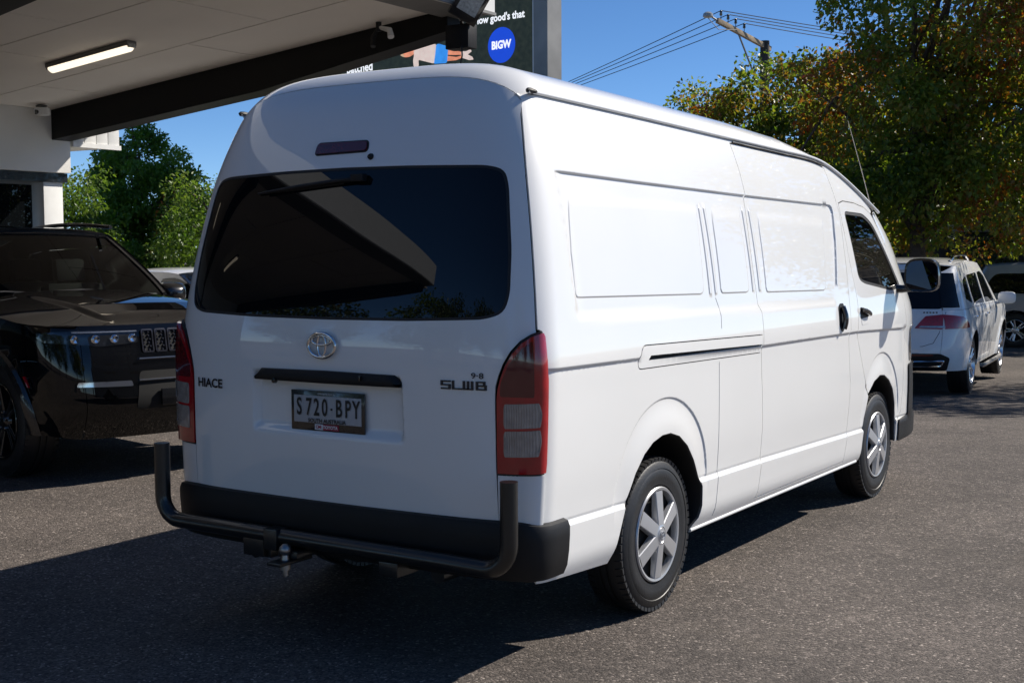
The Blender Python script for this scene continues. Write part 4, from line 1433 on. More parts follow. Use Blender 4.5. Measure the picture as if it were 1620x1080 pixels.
# ---- black off-road wagon parked nose-out on the left
jw = [rnd([(2.92, 1.22), (1.92, 1.22), (1.88, 1.62), (2.34, 1.64), (2.50, 1.585)], [.03, .04, .05, .1, .05]), rnd([(1.84, 1.22), (1.06, 1.24), (1.06, 1.60), (1.80, 1.62)], .05), rnd([(.97, 1.25), (.52, 1.32), (.62, 1.56), (.97, 1.595)], .05)]
jcfg = dict(L=4.90, W=.985, prof=([.2, .35, .6, .9, 1.1, 1.2, 1.4, 1.7, 1.8], [.93, .955, .985, 1.0, .992, .965, .90, .79, .74]),
            front=([.2, .35, .5, .7, .95, 1.06, 1.12, 1.3], [4.68, 4.80, 4.90, 4.90, 4.86, 4.83, 4.76, 4.4]), rear=([.2, .4, .6, 1.0, 1.2, 1.6, 1.75, 1.85], [.12, .03, 0, .02, .06, .26, .36, .45]),
            ymF=4.15, ymR=.55, belt=([0, 1.0, 2.5, 3.3, 3.9, 4.5, 4.8], [1.20, 1.19, 1.175, 1.165, 1.13, 1.075, 1.05]), sill=.34, wr=.395, axR=1.04, axF=4.0, archgap=.06,
            roof=hermite([0, .5, 1.2, 2.2, 2.8, 3.2], [1.70, 1.755, 1.80, 1.79, 1.74, 1.66]), znose=1.075, zfb=.30, zrb=.36, cowl=3.05, rooff=2.34, roofr=.41, ztr=1.70, pil=.85,
            windows=jw, glass='glass_clear', rwin=rnd([(-.66, 1.24), (.66, 1.24), (.58, 1.58), (-.58, 1.58)], .06), paint='jeep', hoodcrown=lambda y: ip(y, [3.2, 4.2, 4.7, 4.9], [.085, .075, .035, .01]),
            hoodbulge=.022, rim=.262, wheel='black', flare=((1.04, .395, .55, .03), (4.0, .395, .55, .03)), track=.985, ww=.265)
# nose position and heading measured from its tyre contact
fw = Vector((.975, -.222)).normalized()
lf = Vector((-fw.y, fw.x))
axc = Vector((-4.575, 1.86)) + lf * .97
jl = axc - fw * 4.0
JR, J = car('off_road_wagon', jcfg, (jl.x, jl.y, 0), math.atan2(-fw.x, fw.y), 'black off-road wagon with slotted grille parked beside the van under the canopy', 'car')
f_ = J['front']
for s in (1, -1):
    hd = rnd([(s * .36, .955), (s * .38, 1.035), (s * .70, 1.045), (s * .785, 1.042), (s * .785, .955), (s * .60, .935)], .015)
    hp = panel('headlamp', hd, f_, 'head', JR, step=.04, bstep=.02, off=.008, out=(0, 1, 0))
    sd_ = J['side'](s)
    panel('headlamp', rnd([(J['yfe'](1.0) - .005, .955), (J['yfe'](1.0) - .005, 1.04), (4.60, 1.035), (4.54, 1.0), (4.60, .965)], .01), sd_, 'head', JR, step=.04, bstep=.02, off=.008, out=(s, 0, 0))
    for q in np.linspace(.40, .76, 4):
        b = MB()
        c = f_(np.array([s * q]), np.array([.985]))[0]
        b.lathe([(.010, .001), (.016, .022), (.010, .030), (0, .034)], 14, 'y', tuple(c))
        b.build('lamp_projector', 'chrome', hp, 40)
    b = MB()
    b.tube([tuple(f_(np.array([s * q]), np.array([1.032]))[0] + np.array([0, .012, 0])) for q in np.linspace(.37, .78, 10)], .006, 6)
    b.build('lamp_brow', 'clear_lens', hp)
    fg = rnd([(s * .42, .662), (s * .43, .70), (s * .76, .70), (s * .77, .668)], .012)
    panel('fog_lamp', fg, f_, 'chrome', JR, step=.03, bstep=.015, off=.006, out=(0, 1, 0))
    # flared plastic arch trim
    for cy in (1.04, 4.0):
        A = np.array(J['arch'](cy))
        b = MB()
        vs_ = []
        for i in range(len(A)):
            d = A[i] - np.array([cy, .395])
            d /= np.linalg.norm(d)
            for (k, o) in ((-.002, .004), (.0, .022), (.05, .020), (.062, .004)):
                q = A[i] + d * k
                xx = float(J['sx'](np.array([q[0]]), np.array([q[1]]))[0])
                vs_.append((s * (xx + o), q[0], q[1]))
        b.add(vs_, [(i * 4 + l, i * 4 + l + 1, (i + 1) * 4 + l + 1, (i + 1) * 4 + l) for i in range(len(A) - 1) for l in range(3)])
        b.build('arch_trim', 'gloss_black', JR, 50)
    panel('side_reflector', rnd([(4.465, .66), (4.435, .735), (4.455, .74), (4.49, .665)], .004), sd_, 'red_lens', JR, step=.03, bstep=.01, off=.030, out=(s, 0, 0))
    car_mirror(JR, .96, 2.75, 1.22, s, 'gloss_black', 1.1)
    b = MB()
    b.tube([(s * .70, y, 1.80 + .035 * math.sin(PI * (y - .8) / 1.7) - .012) for y in np.linspace(.8, 2.5, 16)], .018, 8)
    b.build('roof_rail', 'gloss_black', JR)
# grille: seven framed slots with a fine mesh
MT['grille_hole'] = mat('grille_void', (0.004, 0.004, 0.004), 0.8)
for i in range(7):
    xc_ = (i - 3) * .098
    lp_ = rnd([(xc_ - .040, .885), (xc_ - .040, 1.035), (xc_ + .040, 1.035), (xc_ + .040, .885)], .014)
    g = panel('grille_slot', lp_, f_, 'grille_hole', JR, step=.1, bstep=.02, off=.004, out=(0, 1, 0), lip=0)
    ring('slot_frame', offs(lp_, .004), .011, f_, 'chrome' if False else 'badge', g, .014, (0, 1, 0))
    b = MB()
    for zz in np.linspace(.90, 1.02, 6):
        for dx in (-.018, .018):
            c = f_(np.array([xc_ + dx + (.009 if int(zz * 50) % 2 else 0)]), np.array([zz]))[0]
            b.lathe([(.004, .010), (.012, .007), (.014, .001)], 6, 'y', tuple(c))
    b.build('grille_mesh', 'badge', g, 30)
panel('lower_grille', rnd([(-.40, .50), (-.37, .76), (.37, .76), (.40, .50)], .03), f_, 'grille_hole', JR, step=.08, off=.003, out=(0, 1, 0), lip=0)
b = MB()
for (zz, ww, r_) in ((.845, .37, .008), (.70, .38, .007)):
    b.tube([tuple(f_(np.array([q]), np.array([zz]))[0] + np.array([0, .012, 0])) for q in np.linspace(-ww, ww, 14)], r_, 6)
b.build('grille_bars', 'chrome', JR)
b = MB()
b.box((0, 4.925, .575), (.46, .02, .115))
b.build('front_number_plate', 'gloss_black', JR, bevel=.004)
b = MB()
for s in (-.35, .28):
    b.tube([(s, 3.18, 1.255), (s + .25, 3.14, 1.275), (s + .52, 3.15, 1.265)], .009, 6)
b.build('wiper_arms', 'black_plastic', JR)

# ---- white wagon ahead of the van
mw = [rnd([(3.22, 1.10), (2.30, 1.10), (2.27, 1.50), (2.62, 1.515), (2.86, 1.44)], [.03, .04, .05, .1, .05]), rnd([(2.22, 1.10), (1.30, 1.12), (1.28, 1.48), (2.19, 1.50)], .05), rnd([(1.22, 1.125), (.72, 1.19), (.86, 1.42), (1.22, 1.475)], .05)]
mcfg = dict(L=4.82, W=.965, prof=([.2, .35, .6, .85, 1.0, 1.08, 1.3, 1.6, 1.7], [.93, .955, .985, 1.0, .992, .965, .895, .80, .76]),
            front=([.2, .4, .6, .9, 1.05, 1.2], [4.65, 4.78, 4.82, 4.78, 4.70, 4.5]), rear=([.2, .35, .5, .75, 1.0, 1.1, 1.3, 1.5, 1.62, 1.75], [.22, .06, .0, .03, .09, .14, .30, .47, .58, .68]),
            ymF=4.1, ymR=.72, belt=([0, 1.0, 2.5, 3.4, 4.0, 4.6], [1.07, 1.075, 1.075, 1.06, 1.02, .96]), sill=.33, wr=.375, axR=1.02, axF=3.93, archgap=.05,
            roof=hermite([.2, .8, 1.6, 2.4, 3.0, 3.3], [1.60, 1.665, 1.70, 1.69, 1.62, 1.53]), znose=.98, zfb=.28, zrb=.34, cowl=3.45, rooff=2.62, roofr=.63, ztr=1.60, pil=.85,
            windows=mw, glass='tint', rwin=rnd([(-.70, 1.085), (.70, 1.085), (.66, 1.30), (.575, 1.525), (-.575, 1.525), (-.66, 1.30)], .05), paint='white', hoodcrown=lambda y: ip(y, [3.2, 4.2, 4.6, 4.8], [.07, .06, .03, .01]), rim=.255, wheel='alloy', interior=False,
            flare=((1.02, .375, .50, .022), (3.93, .375, .50, .022)), track=.975, ww=.26)
# seen from behind on the lower ground towards the street
MZ = -.235
mrz = math.radians(5.5)
mfw = Vector((-math.sin(mrz), math.cos(mrz)))
mrt = Vector((math.cos(mrz), math.sin(mrz)))
ml = Vector((-.60, 13.06)) - mrt * .94 - mfw * 1.02
MR, Mc = car('white_wagon', mcfg, (ml.x, ml.y, MZ), mrz, 'white luxury wagon with red tail lamps and chrome exhaust trims, parked ahead of the van', 'car')
fr_ = Mc['rear']
for s in (1, -1):
    sd_ = Mc['side'](s)
    xe = Mc['xc'](.9)
    tl = panel('tail_lamp', rnd([(s * .40, .855), (s * .52, 1.0), (s * xe, 1.02), (s * Mc['xc'](.85), .845)], .012), fr_, 'red_lens', MR, step=.04, bstep=.02, off=.010, out=(0, -1, 0))
    panel('reversing_lens', rnd([(s * .45, .862), (s * .47, .885), (s * .74, .885), (s * .74, .862)], .006), fr_, 'clear_lens', tl, step=.04, bstep=.02, off=.0125, out=(0, -1, 0), lip=.003)
    panel('tail_lamp', rnd([(Mc['yre'](.9) + .004, .848), (Mc['yre'](1.0) + .004, 1.02), (.40, .985), (.60, .855)], [.0, .0, .02, .02]), sd_, 'red_lens', MR, step=.04, bstep=.02, off=.010, out=(s, 0, 0))
    b = MB()
    ep = rnd([(s * .38, .395), (s * .40, .455), (s * .74, .465), (s * .70, .400)], .02)
    E3 = [tuple(fr_(np.array([a]), np.array([z]))[0] + np.array([0, -.012, 0])) for a, z in ep]
    b.tube(E3, .012, 6, closed=True)
    b.build('exhaust_trim', 'chrome', MR, 50)
    panel('exhaust_outlet', ep, fr_, 'liner', MR, step=.1, bstep=.03, off=.010, lip=.01, out=(0, -1, 0))
    car_mirror(MR, .955, 3.28, 1.13, s, 'white', 1.0)
    b = MB()
    yy = np.linspace(1.05, 2.55, 18)
    b.tube([(s * .66, y, float(Mc['roofz'](np.array([.66]), np.array([y]))[0, 2]) + .01 + .055 * min(1, math.sin(PI * (y - 1.05) / 1.5) * 2.2)) for y in yy], .016, 8)
    b.build('roof_rail', 'chrome', MR)
    for yy_ in (2.05, 1.08):
        b = MB()
        b.tube([tuple(sd_(np.array([yy_ + q]), np.array([.965]))[0] + np.array([s * (.012 + .02 * math.sin(PI * q / .22)), 0, 0])) for q in np.linspace(0, .22, 7)], .011, 8)
        b.build('door_handle', 'chrome', MR)
    b = MB()
    b.tube([(s * .99, 1.55, .32), (s * 1.0, 1.65, .31), (s * 1.0, 3.25, .31), (s * .99, 3.38, .32)], .028, 8)
    b.build('side_step', 'steel', MR)
for s in (1, -1):
    zq = np.linspace(1.10, 1.51, 8)
    q1 = [(s * (ip(z, [1.09, 1.30, 1.525], [.715, .675, .59])), z) for z in zq] + [(s * (Mc['xc'](z) - .002), z) for z in zq[::-1]]
    panel('corner_glass', q1, fr_, 'tint', MR, step=.04, bstep=.03, off=.010, out=(0, -1, 0))
    q2 = [(Mc['yre'](z) + .002, z) for z in zq] + [(Mc['yre'](z) + ip(z, [1.1, 1.51], [.16, .07]), z) for z in zq[::-1]]
    panel('corner_glass', q2, Mc['side'](s), 'tint', MR, step=.04, bstep=.03, off=.010, out=(s, 0, 0))
panel('lower_diffuser', rnd([(-.76, .345), (-.80, .50), (-.70, .555), (.70, .555), (.80, .50), (.76, .345)], .03), fr_, 'black_plastic', MR, step=.06, off=.006, out=(0, -1, 0))
panel('bumper_reflector', rnd([(-.62, .522), (-.62, .545), (.62, .545), (.62, .522)], .006), fr_, 'red_dark', MR, step=.06, off=.011, out=(0, -1, 0))
panel('tailgate_handle', rnd([(-.30, .945), (-.30, .965), (.30, .965), (.30, .945)], .006), fr_, 'chrome', MR, step=.06, off=.012, out=(0, -1, 0))
b = MB()
b.tube([tuple(fr_(np.array([x]), np.array([z]))[0]) for x, z in ((-.74, 1.05), (-.68, .80), (-.62, .68), (-.5, .64), (0, .63), (.5, .64), (.62, .68), (.68, .80), (.74, 1.05))], .0035, 6)
b.build('tailgate_shut_line', 'rubber', MR)
ds = MB()
for x0 in np.linspace(.50, .64, 5):
    ds.box(tuple(fr_(np.array([x0]), np.array([1.045]))[0] + np.array([0, -.003, 0])), (.020, .004, .016))
ds.build('engine_badge', 'badge', MR)
panel('roof_spoiler', rnd([(-.60, 1.535), (-.58, 1.60), (.58, 1.60), (.60, 1.535)], .02), fr_, 'white', MR, step=.06, off=.03, lip=.03, out=(0, -1, 0))

# ---- silver people mover side-on under the far trees
sw = [rnd([(3.55, 1.10), (2.45, 1.10), (2.42, 1.52), (2.85, 1.54), (3.15, 1.44)], [.03, .05, .05, .1, .05]), rnd([(2.36, 1.10), (.48, 1.11), (.42, 1.30), (.56, 1.51), (2.33, 1.53)], [.05, .12, .12, .12, .05])]
scfg = dict(L=4.85, W=.95, prof=([.2, .35, .6, .85, 1.0, 1.08, 1.3, 1.6, 1.75], [.94, .96, .985, 1.0, .995, .975, .93, .84, .78]),
            front=([.2, .4, .6, .9, 1.05, 1.2], [4.68, 4.80, 4.85, 4.82, 4.74, 4.6]), rear=([.2, .35, .5, .75, 1.0, 1.1, 1.3, 1.5, 1.66, 1.75], [.16, .06, .0, .02, .04, .06, .12, .20, .30, .36]),
            ymF=4.15, ymR=.5, belt=([0, 1.0, 2.5, 3.4, 4.0, 4.6], [1.08, 1.075, 1.07, 1.06, 1.03, .98]), sill=.34, wr=.36, axR=.98, axF=3.85,
            roof=hermite([.1, .7, 1.6, 2.4, 3.0, 3.3], [1.68, 1.73, 1.76, 1.75, 1.68, 1.60]), znose=.98, zfb=.28, zrb=.34, cowl=3.75, rooff=2.85, roofr=.36, ztr=1.67, pil=.9,
            windows=sw, glass='tint', rwin=rnd([(-.68, 1.1), (.68, 1.1), (.6, 1.55), (-.6, 1.55)], .05), paint='silver', hoodcrown=lambda y: ip(y, [3.2, 4.2, 4.6, 4.8], [.07, .06, .03, .01]), rim=.22, wheel='alloy', interior=False, track=.965)
SR, Sc = car('silver_wagon', scfg, (-3.35, 24.75, float(gz(24.75))), math.radians(-86), 'silver wagon with long tinted side glass standing side-on under the dark trees', 'car')
for s in (1, -1):
    car_mirror(SR, .94, 3.55, 1.12, s, 'silver')
    panel('tail_lamp', rnd([(s * .60, .80), (s * .62, 1.02), (s * Sc['xc'](1.0), 1.02), (s * Sc['xc'](.8), .80)], .012), Sc['rear'], 'red_lens', SR, step=.05, off=.008, out=(0, -1, 0))
    panel('headlamp', rnd([(s * .45, .76), (s * .48, .90), (s * Sc['xc'](.9), .92), (s * Sc['xc'](.8), .76)], .012), Sc['front'], 'head', SR, step=.05, off=.008, out=(0, 1, 0))
    for yy_ in (2.0, 2.55):
        b = MB()
        b.tube([tuple(Sc['side'](s)(np.array([yy_ + q]), np.array([.96]))[0] + np.array([s * (.012 + .02 * math.sin(PI * q / .2)), 0, 0])) for q in np.linspace(0, .2, 6)], .011, 8)
        b.build('door_handle', 'chrome', SR)

# ---- white hatchback half hidden behind the black wagon
hw = [rnd([(2.95, 1.00), (1.95, 1.0), (1.95, 1.33), (2.25, 1.345), (2.55, 1.26)], [.03, .05, .05, .1, .05]), rnd([(1.88, 1.0), (.72, 1.03), (.85, 1.25), (1.88, 1.32)], [.05, .06, .1, .05])]
hcfg = dict(L=4.35, W=.90, prof=([.2, .35, .6, .85, .95, 1.0, 1.2, 1.4, 1.5], [.94, .96, .985, 1.0, .99, .965, .90, .80, .76]),
            front=([.2, .4, .6, .9, 1.05], [4.2, 4.3, 4.35, 4.25, 4.1]), rear=([.2, .35, .5, .75, .95, 1.1, 1.3, 1.42, 1.5], [.16, .06, .0, .02, .08, .18, .38, .50, .58]),
            ymF=3.7, ymR=.6, belt=([0, 1.0, 2.2, 3.0, 3.6, 4.2], [.98, .985, .975, .95, .90, .82]), sill=.30, wr=.32, axR=.85, axF=3.45,
            roof=hermite([.3, .9, 1.6, 2.2, 2.6, 2.9], [1.36, 1.44, 1.47, 1.45, 1.38, 1.3]), znose=.84, zfb=.24, zrb=.30, cowl=3.1, rooff=2.25, roofr=.53, ztr=1.36, pil=.85,
            windows=hw, glass='tint', rwin=rnd([(-.62, 1.0), (.62, 1.0), (.52, 1.28), (-.52, 1.28)], .05), paint='white', hoodcrown=lambda y: ip(y, [3.0, 3.9, 4.2, 4.4], [.07, .06, .03, .01]), rim=.20, wheel='alloy', interior=False, track=.965)
HR, Hc = car('white_hatchback', hcfg, (-11.5, 9.0, float(gz(9.0))), math.radians(-96), 'white hatchback seen over the bonnet of the black off-road wagon', 'car')
for s in (1, -1):
    car_mirror(HR, .89, 2.95, 1.03, s, 'white', .9)
    panel('headlamp', rnd([(s * .45, .64), (s * .48, .76), (s * Hc['xc'](.75), .79), (s * Hc['xc'](.65), .64)], .012), Hc['front'], 'head', HR, step=.05, off=.008, out=(0, 1, 0))
    panel('tail_lamp', rnd([(s * .55, .72), (s * .56, .90), (s * Hc['xc'](.9), .92), (s * Hc['xc'](.7), .72)], .012), Hc['rear'], 'red_lens', HR, step=.05, off=.008, out=(0, -1, 0))

# ------------------------------------------------------------------ showroom canopy: soffit rises towards its open edge
SL = .103
XW, XE, YF, YB = -10.83, -4.64, 8.25, -8.6
sz = lambda x: 3.42 + SL * (x + 10.83)
can = empty('showroom_canopy', (XW, 0, 0), 0, 'flat canopy with beige soffit boards, charcoal steel beams and white fascia above the black wagon', 'canopy')
can.location = (0, 0, 0)
rows = [6.22 + 1.49 * k for k in range(-10, 1)]
nb_ = 0
for k, y0 in enumerate(rows):
    y1 = min(y0 + 1.49, 7.66)
    base = -5.985 if (k - 9) % 2 == 0 else -7.19       # joints are staggered from row to row
    js = [base - 2.52 * q for q in range(-1, 4)]
    js = sorted([j for j in js if XW < j < XE] + [XW, XE])
    for a, c in zip(js[:-1], js[1:]):
        g = .010
        b = MB()
        x0, x1 = a + g, c - g
        ya, yb = y0 + g, y1 - g
        P = [(x0, ya), (x1, ya), (x1, yb), (x0, yb)]
        b.add([(x, y, sz(x)) for x, y in P] + [(x, y, sz(x) + .018) for x, y in P], [(0, 1, 2, 3), (7, 6, 5, 4), (0, 4, 5, 1), (1, 5, 6, 2), (2, 6, 7, 3), (3, 7, 4, 0)])
        b.build('soffit_board', 'soffit', can, 0)
        nb_ += 1
def slab(name, x0, x1, y0, y1, lo, hi, m, bevel=0, parent=can):
    """block following the canopy slope; lo/hi relative to the soffit"""
    b = MB()
    P = [(x0, y0), (x1, y0), (x1, y1), (x0, y1)]
    b.add([(x, y, sz(x) + lo) for x, y in P] + [(x, y, sz(x) + hi) for x, y in P], [(0, 3, 2, 1), (4, 5, 6, 7), (0, 1, 5, 4), (1, 2, 6, 5), (2, 3, 7, 6), (3, 0, 4, 7)])
    return b.build(name, m, parent, 0, bevel=bevel)
slab('roof_deck', XW, XE, YB + .3, 7.655, .019, .12, 'liner')
slab('eave_sun_blocker', XW, -6.0, 7.661, YF, .0, .12, 'fascia')  # unseen strip behind the beam, added to keep sun off the header
for yb in (7.33, 2.93, -2.6, -8.29):      # cantilever beams, tapering towards the open edge
    b = MB()
    P = []
    for x, lo in ((XW - .02, -.385), (-7.2, -.385), (XE + .07, -.225)):
        P += [(x, yb, sz(x) + lo), (x, yb + .30, sz(x) + lo), (x, yb + .30, sz(x) - .002), (x, yb, sz(x) - .002)]
    b.add(P, [(0, 1, 2, 3), (11, 10, 9, 8)] + [(j * 4 + i, j * 4 + (i + 1) % 4, (j + 1) * 4 + (i + 1) % 4, (j + 1) * 4 + i) for j in (0, 1) for i in range(4)])
    b.build('steel_beam', 'steelbeam', can, 0, bevel=.006)
slab('side_fascia', XE + .40, XE + .44, YB + .3, 7.66, -.09, .46, 'fascia')
slab('side_gutter', XE + .004, XE + .398, YB + .3, 7.65, -.075, -.05, 'grey_metal')
slab('fascia_trim', XE + .441, XE + .455, YB + .3, 7.665, -.10, -.07, 'grey_metal')
slab('end_fascia', XE + .004, XE + .398, 7.651, 7.66, -.07, .44, 'fascia')
b = MB()
for yb in (-2.45, -8.14):
    b = MB()
    b.bx(XW + .25, XW + .45, yb - .1, yb + .1, 0, sz(XW + .35) - .386)
    b.build('canopy_post', 'steelbeam', can, bevel=.008)
# showroom front below the canopy
sh = empty('showroom_building', (XW, 0, 0), 0, 'pale rendered showroom wall with dark glazing at the back of the canopy', 'building')
sh.location = (0, 0, 0)
YE = 7.62
MB().bx(XW - .30, XW, YB, YE, 2.62, 3.46).build('header_wall', 'render', sh, bevel=.008)
MB().bx(XW - 5.0, XW - .301, YB, 7.55, 2.70, 3.80).build('roof_block', 'render', sh)
MB().bx(XW - .34, XW - .10, YE - .36, YE - .06, 0, 2.498).build('end_column', 'fascia', sh, bevel=.006)
MB().bx(XW - .34, XW - .06, YB, YE - .01, 2.50, 2.615).build('head_frame', 'gloss_black', sh)
for i, y1 in enumerate(np.arange(YE - .40, YB, -2.2)):
    y0 = max(y1 - 2.2, YB)
    g = MB().bx(XW - .25, XW - .235, y0 + .04, y1 - .04, .12, 2.46).build('shop_window', 'tint', sh)
    b = MB()
    b.bx(XW - .29, XW - .19, y0 - .03, y0 + .038, .0, 2.498)
    b.build('window_mullion', 'gloss_black', sh)
MB().bx(XW - .30, XW - .15, YB, YE - .37, 0, .11).build('window_plinth', 'gloss_black', sh)
MB().bx(XW - 5.0, XW - .36, 7.30, 7.54, 0, 2.69).build('end_wall', 'render', sh)
# white ribbed awning box on the end of the showroom
aw = empty('ribbed_awning', (XW, 7.66, 0), 0, 'white ribbed metal awning box on the end of the showroom wall beyond the charcoal beam', 'awning')
MB().bx(-3.0, -.045, 0, .78, 3.00, 3.05).build('awning_soffit', 'render', aw)
MB().bx(-.04, .012, 0, .80, 2.97, 3.03).build('awning_edge', 'fascia', aw)
MB().bx(-3.0, -.05, .04, .74, 3.051, 3.75).build('awning_core', 'fascia', aw)
for i in range(4):
    MB().bx(-.05, -.01, .01 + i * .197, .01 + i * .197 + .185, 3.032, 3.78).build('awning_rib', 'fascia', aw, bevel=.004)
for i in range(8):
    MB().bx(-.08 - i * .25 - .235, -.08 - i * .25, .742, .775, 3.052, 3.78).build('awning_rib', 'fascia', aw, bevel=.004)

# tube lights below the soffit
def tube_light(x, y, label, grp):
    r = empty('ceiling_light', (x, y, sz(x)), 0, label, 'light', grp)
    r.rotation_euler = (0, -math.atan(SL), 0)
    MB().bx(-.66, .66, -.065, .065, -.055, -.002).build('lamp_body', 'lamp_body', r, bevel=.012)
    b = MB()
    n = 10
    vs_ = []
    for x_, k in ((-.645, .72), (-.62, 1), (.62, 1), (.645, .72)):
        for i in range(n + 1):
            a = PI + PI * i / n
            vs_.append((x_, .055 * k * math.cos(a), -.052 + .058 * k * math.sin(a)))
    m = n + 1
    b.add(vs_, [(j * m + i, j * m + i + 1, (j + 1) * m + i + 1, (j + 1) * m + i) for j in range(3) for i in range(n)] + [tuple(range(m)), tuple(3 * m + k for k in reversed(range(m)))])
    b.build('diffuser', 'lamp_on', r, 40)
    for x_ in (-.652, .652):
        b = MB().bx(x_ - .012, x_ + .012, -.05, .05, -.075, -.03)
        b.build('end_clip', 'lens_grey', r, bevel=.006)
    return r
tube_light(-8.05, 5.64, 'lit tube light on the soffit between the two charcoal beams beside the end column', 'canopy tube lights')
for y in (1.0, -.9, -4.7):
    tube_light(-8.05, y, 'lit tube light on the soffit further along the showroom windows', 'canopy tube lights')

# security camera in the wall corner
sc = empty('security_camera', (-10.62, 7.02, sz(-10.62)), 0, 'small white security camera under the soffit where wall and beam meet', 'camera')
MB().bx(-.05, .05, -.05, .05, -.03, -.002).build('mount', 'lamp_body', sc, bevel=.004)
b = MB()
b.box((.05, -.03, -.09), (.17, .12, .10), Matrix.Rotation(.5, 3, 'Z'))
b.build('housing', 'fascia', sc, bevel=.02)
b = MB()
b.lathe([(-.045, .001), (-.045, .03), (.0, .034)], 18, 'y', (.03, -.07, -.10))
b.build('lens', 'gloss_black', sc)

# floodlight on the open corner of the canopy
fl = empty('flood_light', (-4.10, 7.05, 3.90), 0, 'black floodlight with loose cables at the open end of the charcoal beam', 'floodlight')
nrm_ = Vector((.62, -.70, -.34)).normalized()            # the lamp looks out over the forecourt
rt_ = Vector((0, 0, 1)).cross(nrm_).normalized()
up_ = nrm_.cross(rt_)
ca, sa = math.cos(.50), math.sin(.50)
r2, u2 = rt_ * ca - up_ * sa, rt_ * sa + up_ * ca
rot = Matrix((r2, nrm_, u2)).transposed()
pos = Vector((.06, -.06, .14))
q_ = lambda x, y, z: rot @ Vector((x, y, z)) + pos
b = MB()
b.box(q_(0, 0, 0), (.30, .09, .42), rot)
b.build('housing', 'gloss_black', fl, bevel=.010)
for k in range(6):
    MB().box(q_(-.12 + .048 * k, -.065, 0), (.010, .045, .38), rot).build('cooling_fin', 'gloss_black', fl)
MB().box(q_(0, .047, .02), (.21, .008, .29), rot).build('lamp_glass', 'lens_grey', fl)
MB().box(q_(0, .053, .10), (.09, .004, .05), rot).build('led_chip', mat('led_yellow', (0.55, 0.50, 0.16), 0.4), fl)
b = MB()
b.tube([(-.24, .16, -.06), (-.12, .06, -.10), tuple(q_(0, -.04, -.20))], .020, 8)
b.build('bracket', 'gloss_black', fl)
MB().bx(-.30, -.02, .0, .16, -.30, -.06).build('driver_box', 'black_plastic', fl, bevel=.008)
b = MB()
cp = [(-.10, .0, -.28), (-.08, -.02, -.38), (-.11, -.01, -.47), (-.15, .0, -.55), (-.09, .0, -.62), (-.05, -.02, -.56), (-.11, -.02, -.50), (-.13, -.02, -.60), (-.07, -.01, -.67)]
b.tube([tuple(np.array(cp[i]) * (1 - t) + np.array(cp[i + 1]) * t) for i in range(len(cp) - 1) for t in np.linspace(0, 1, 4)[:-1]], .008, 6)
b.build('cable', 'wire', fl, 60)
# sensor stubs near the beam
ss = empty('motion_sensor', (-5.35, 7.18, sz(-5.35)), 0, 'small two-eyed motion sensor on the soffit beside the charcoal beam', 'sensor')
b = MB()
b.tube([(0, 0, -.002), (0, 0, -.10)], .03, 10)
b.tube([(-.02, 0, -.08), (-.06, -.02, -.16), (-.03, -.06, -.26)], [.02, .028, .03], 10)
b.build('stem', 'black_plastic', ss)
b = MB()
b.tube([(.02, 0, -.06), (.16, -.02, -.10), (.20, -.05, -.18)], [.02, .03, .035], 10)
b.build('eye', 'fascia', ss)

# ------------------------------------------------------------------ billboard beyond the canopy
A_ = Vector((-10.35, 18.5, 0)); 
# board runs away from its near right edge
bd = Vector((-.99, .138, 0)).normalized()
bo = empty('billboard', (A_.x, A_.y, 0), math.atan2(bd.y, bd.x) + PI, 'large lit billboard of dark grass with blue round logo and lying figure', 'billboard')
# local: x towards its right edge (edge at 0), board face towards -y
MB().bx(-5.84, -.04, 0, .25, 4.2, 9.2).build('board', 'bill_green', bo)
MB().bx(-.035, .0, -.02, .27, 4.2, 9.2).build('edge_strip', 'print_white', bo)
MB().bx(.003, .36, -.04, .40, 2.5, 9.2).build('side_cladding', 'grey_metal', bo)
MB().bx(-5.3, -4.8, .26, .80, 0, 9.0).build('support_post', 'grey_metal', bo)
MB().bx(-1.9, -1.4, .26, .80, 0, 9.0).build('support_post', 'grey_metal', bo)
def bflat(name, poly, d, m):
    b = MB()
    b.prism(poly, -d, -d + .004, lambda a, c, q: (a, q, c))
    return b.build(name, m, bo, 0)

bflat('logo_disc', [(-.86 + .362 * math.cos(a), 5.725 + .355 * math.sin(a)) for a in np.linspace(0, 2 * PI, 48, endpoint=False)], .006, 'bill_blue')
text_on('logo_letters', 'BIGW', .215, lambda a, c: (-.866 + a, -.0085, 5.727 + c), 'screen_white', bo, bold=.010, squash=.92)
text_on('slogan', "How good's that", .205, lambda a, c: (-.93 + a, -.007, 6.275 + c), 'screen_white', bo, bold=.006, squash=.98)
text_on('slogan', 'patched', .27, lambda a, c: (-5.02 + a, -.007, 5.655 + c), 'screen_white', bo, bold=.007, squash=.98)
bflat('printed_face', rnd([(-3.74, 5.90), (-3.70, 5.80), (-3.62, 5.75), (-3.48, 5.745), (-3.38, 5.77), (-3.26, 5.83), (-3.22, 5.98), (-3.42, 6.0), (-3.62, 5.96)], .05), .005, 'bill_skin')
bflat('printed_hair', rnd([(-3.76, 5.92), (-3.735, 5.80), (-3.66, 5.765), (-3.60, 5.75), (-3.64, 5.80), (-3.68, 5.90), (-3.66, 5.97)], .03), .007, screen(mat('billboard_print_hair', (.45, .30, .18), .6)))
bflat('printed_shirt', rnd([(-3.34, 5.95), (-3.24, 6.02), (-2.85, 5.99), (-2.66, 5.92), (-2.72, 5.56), (-2.76, 5.54), (-3.20, 5.66), (-3.19, 5.52), (-3.34, 5.52), (-3.36, 5.66), (-3.33, 5.75)], .04), .006, 'bill_shirt')
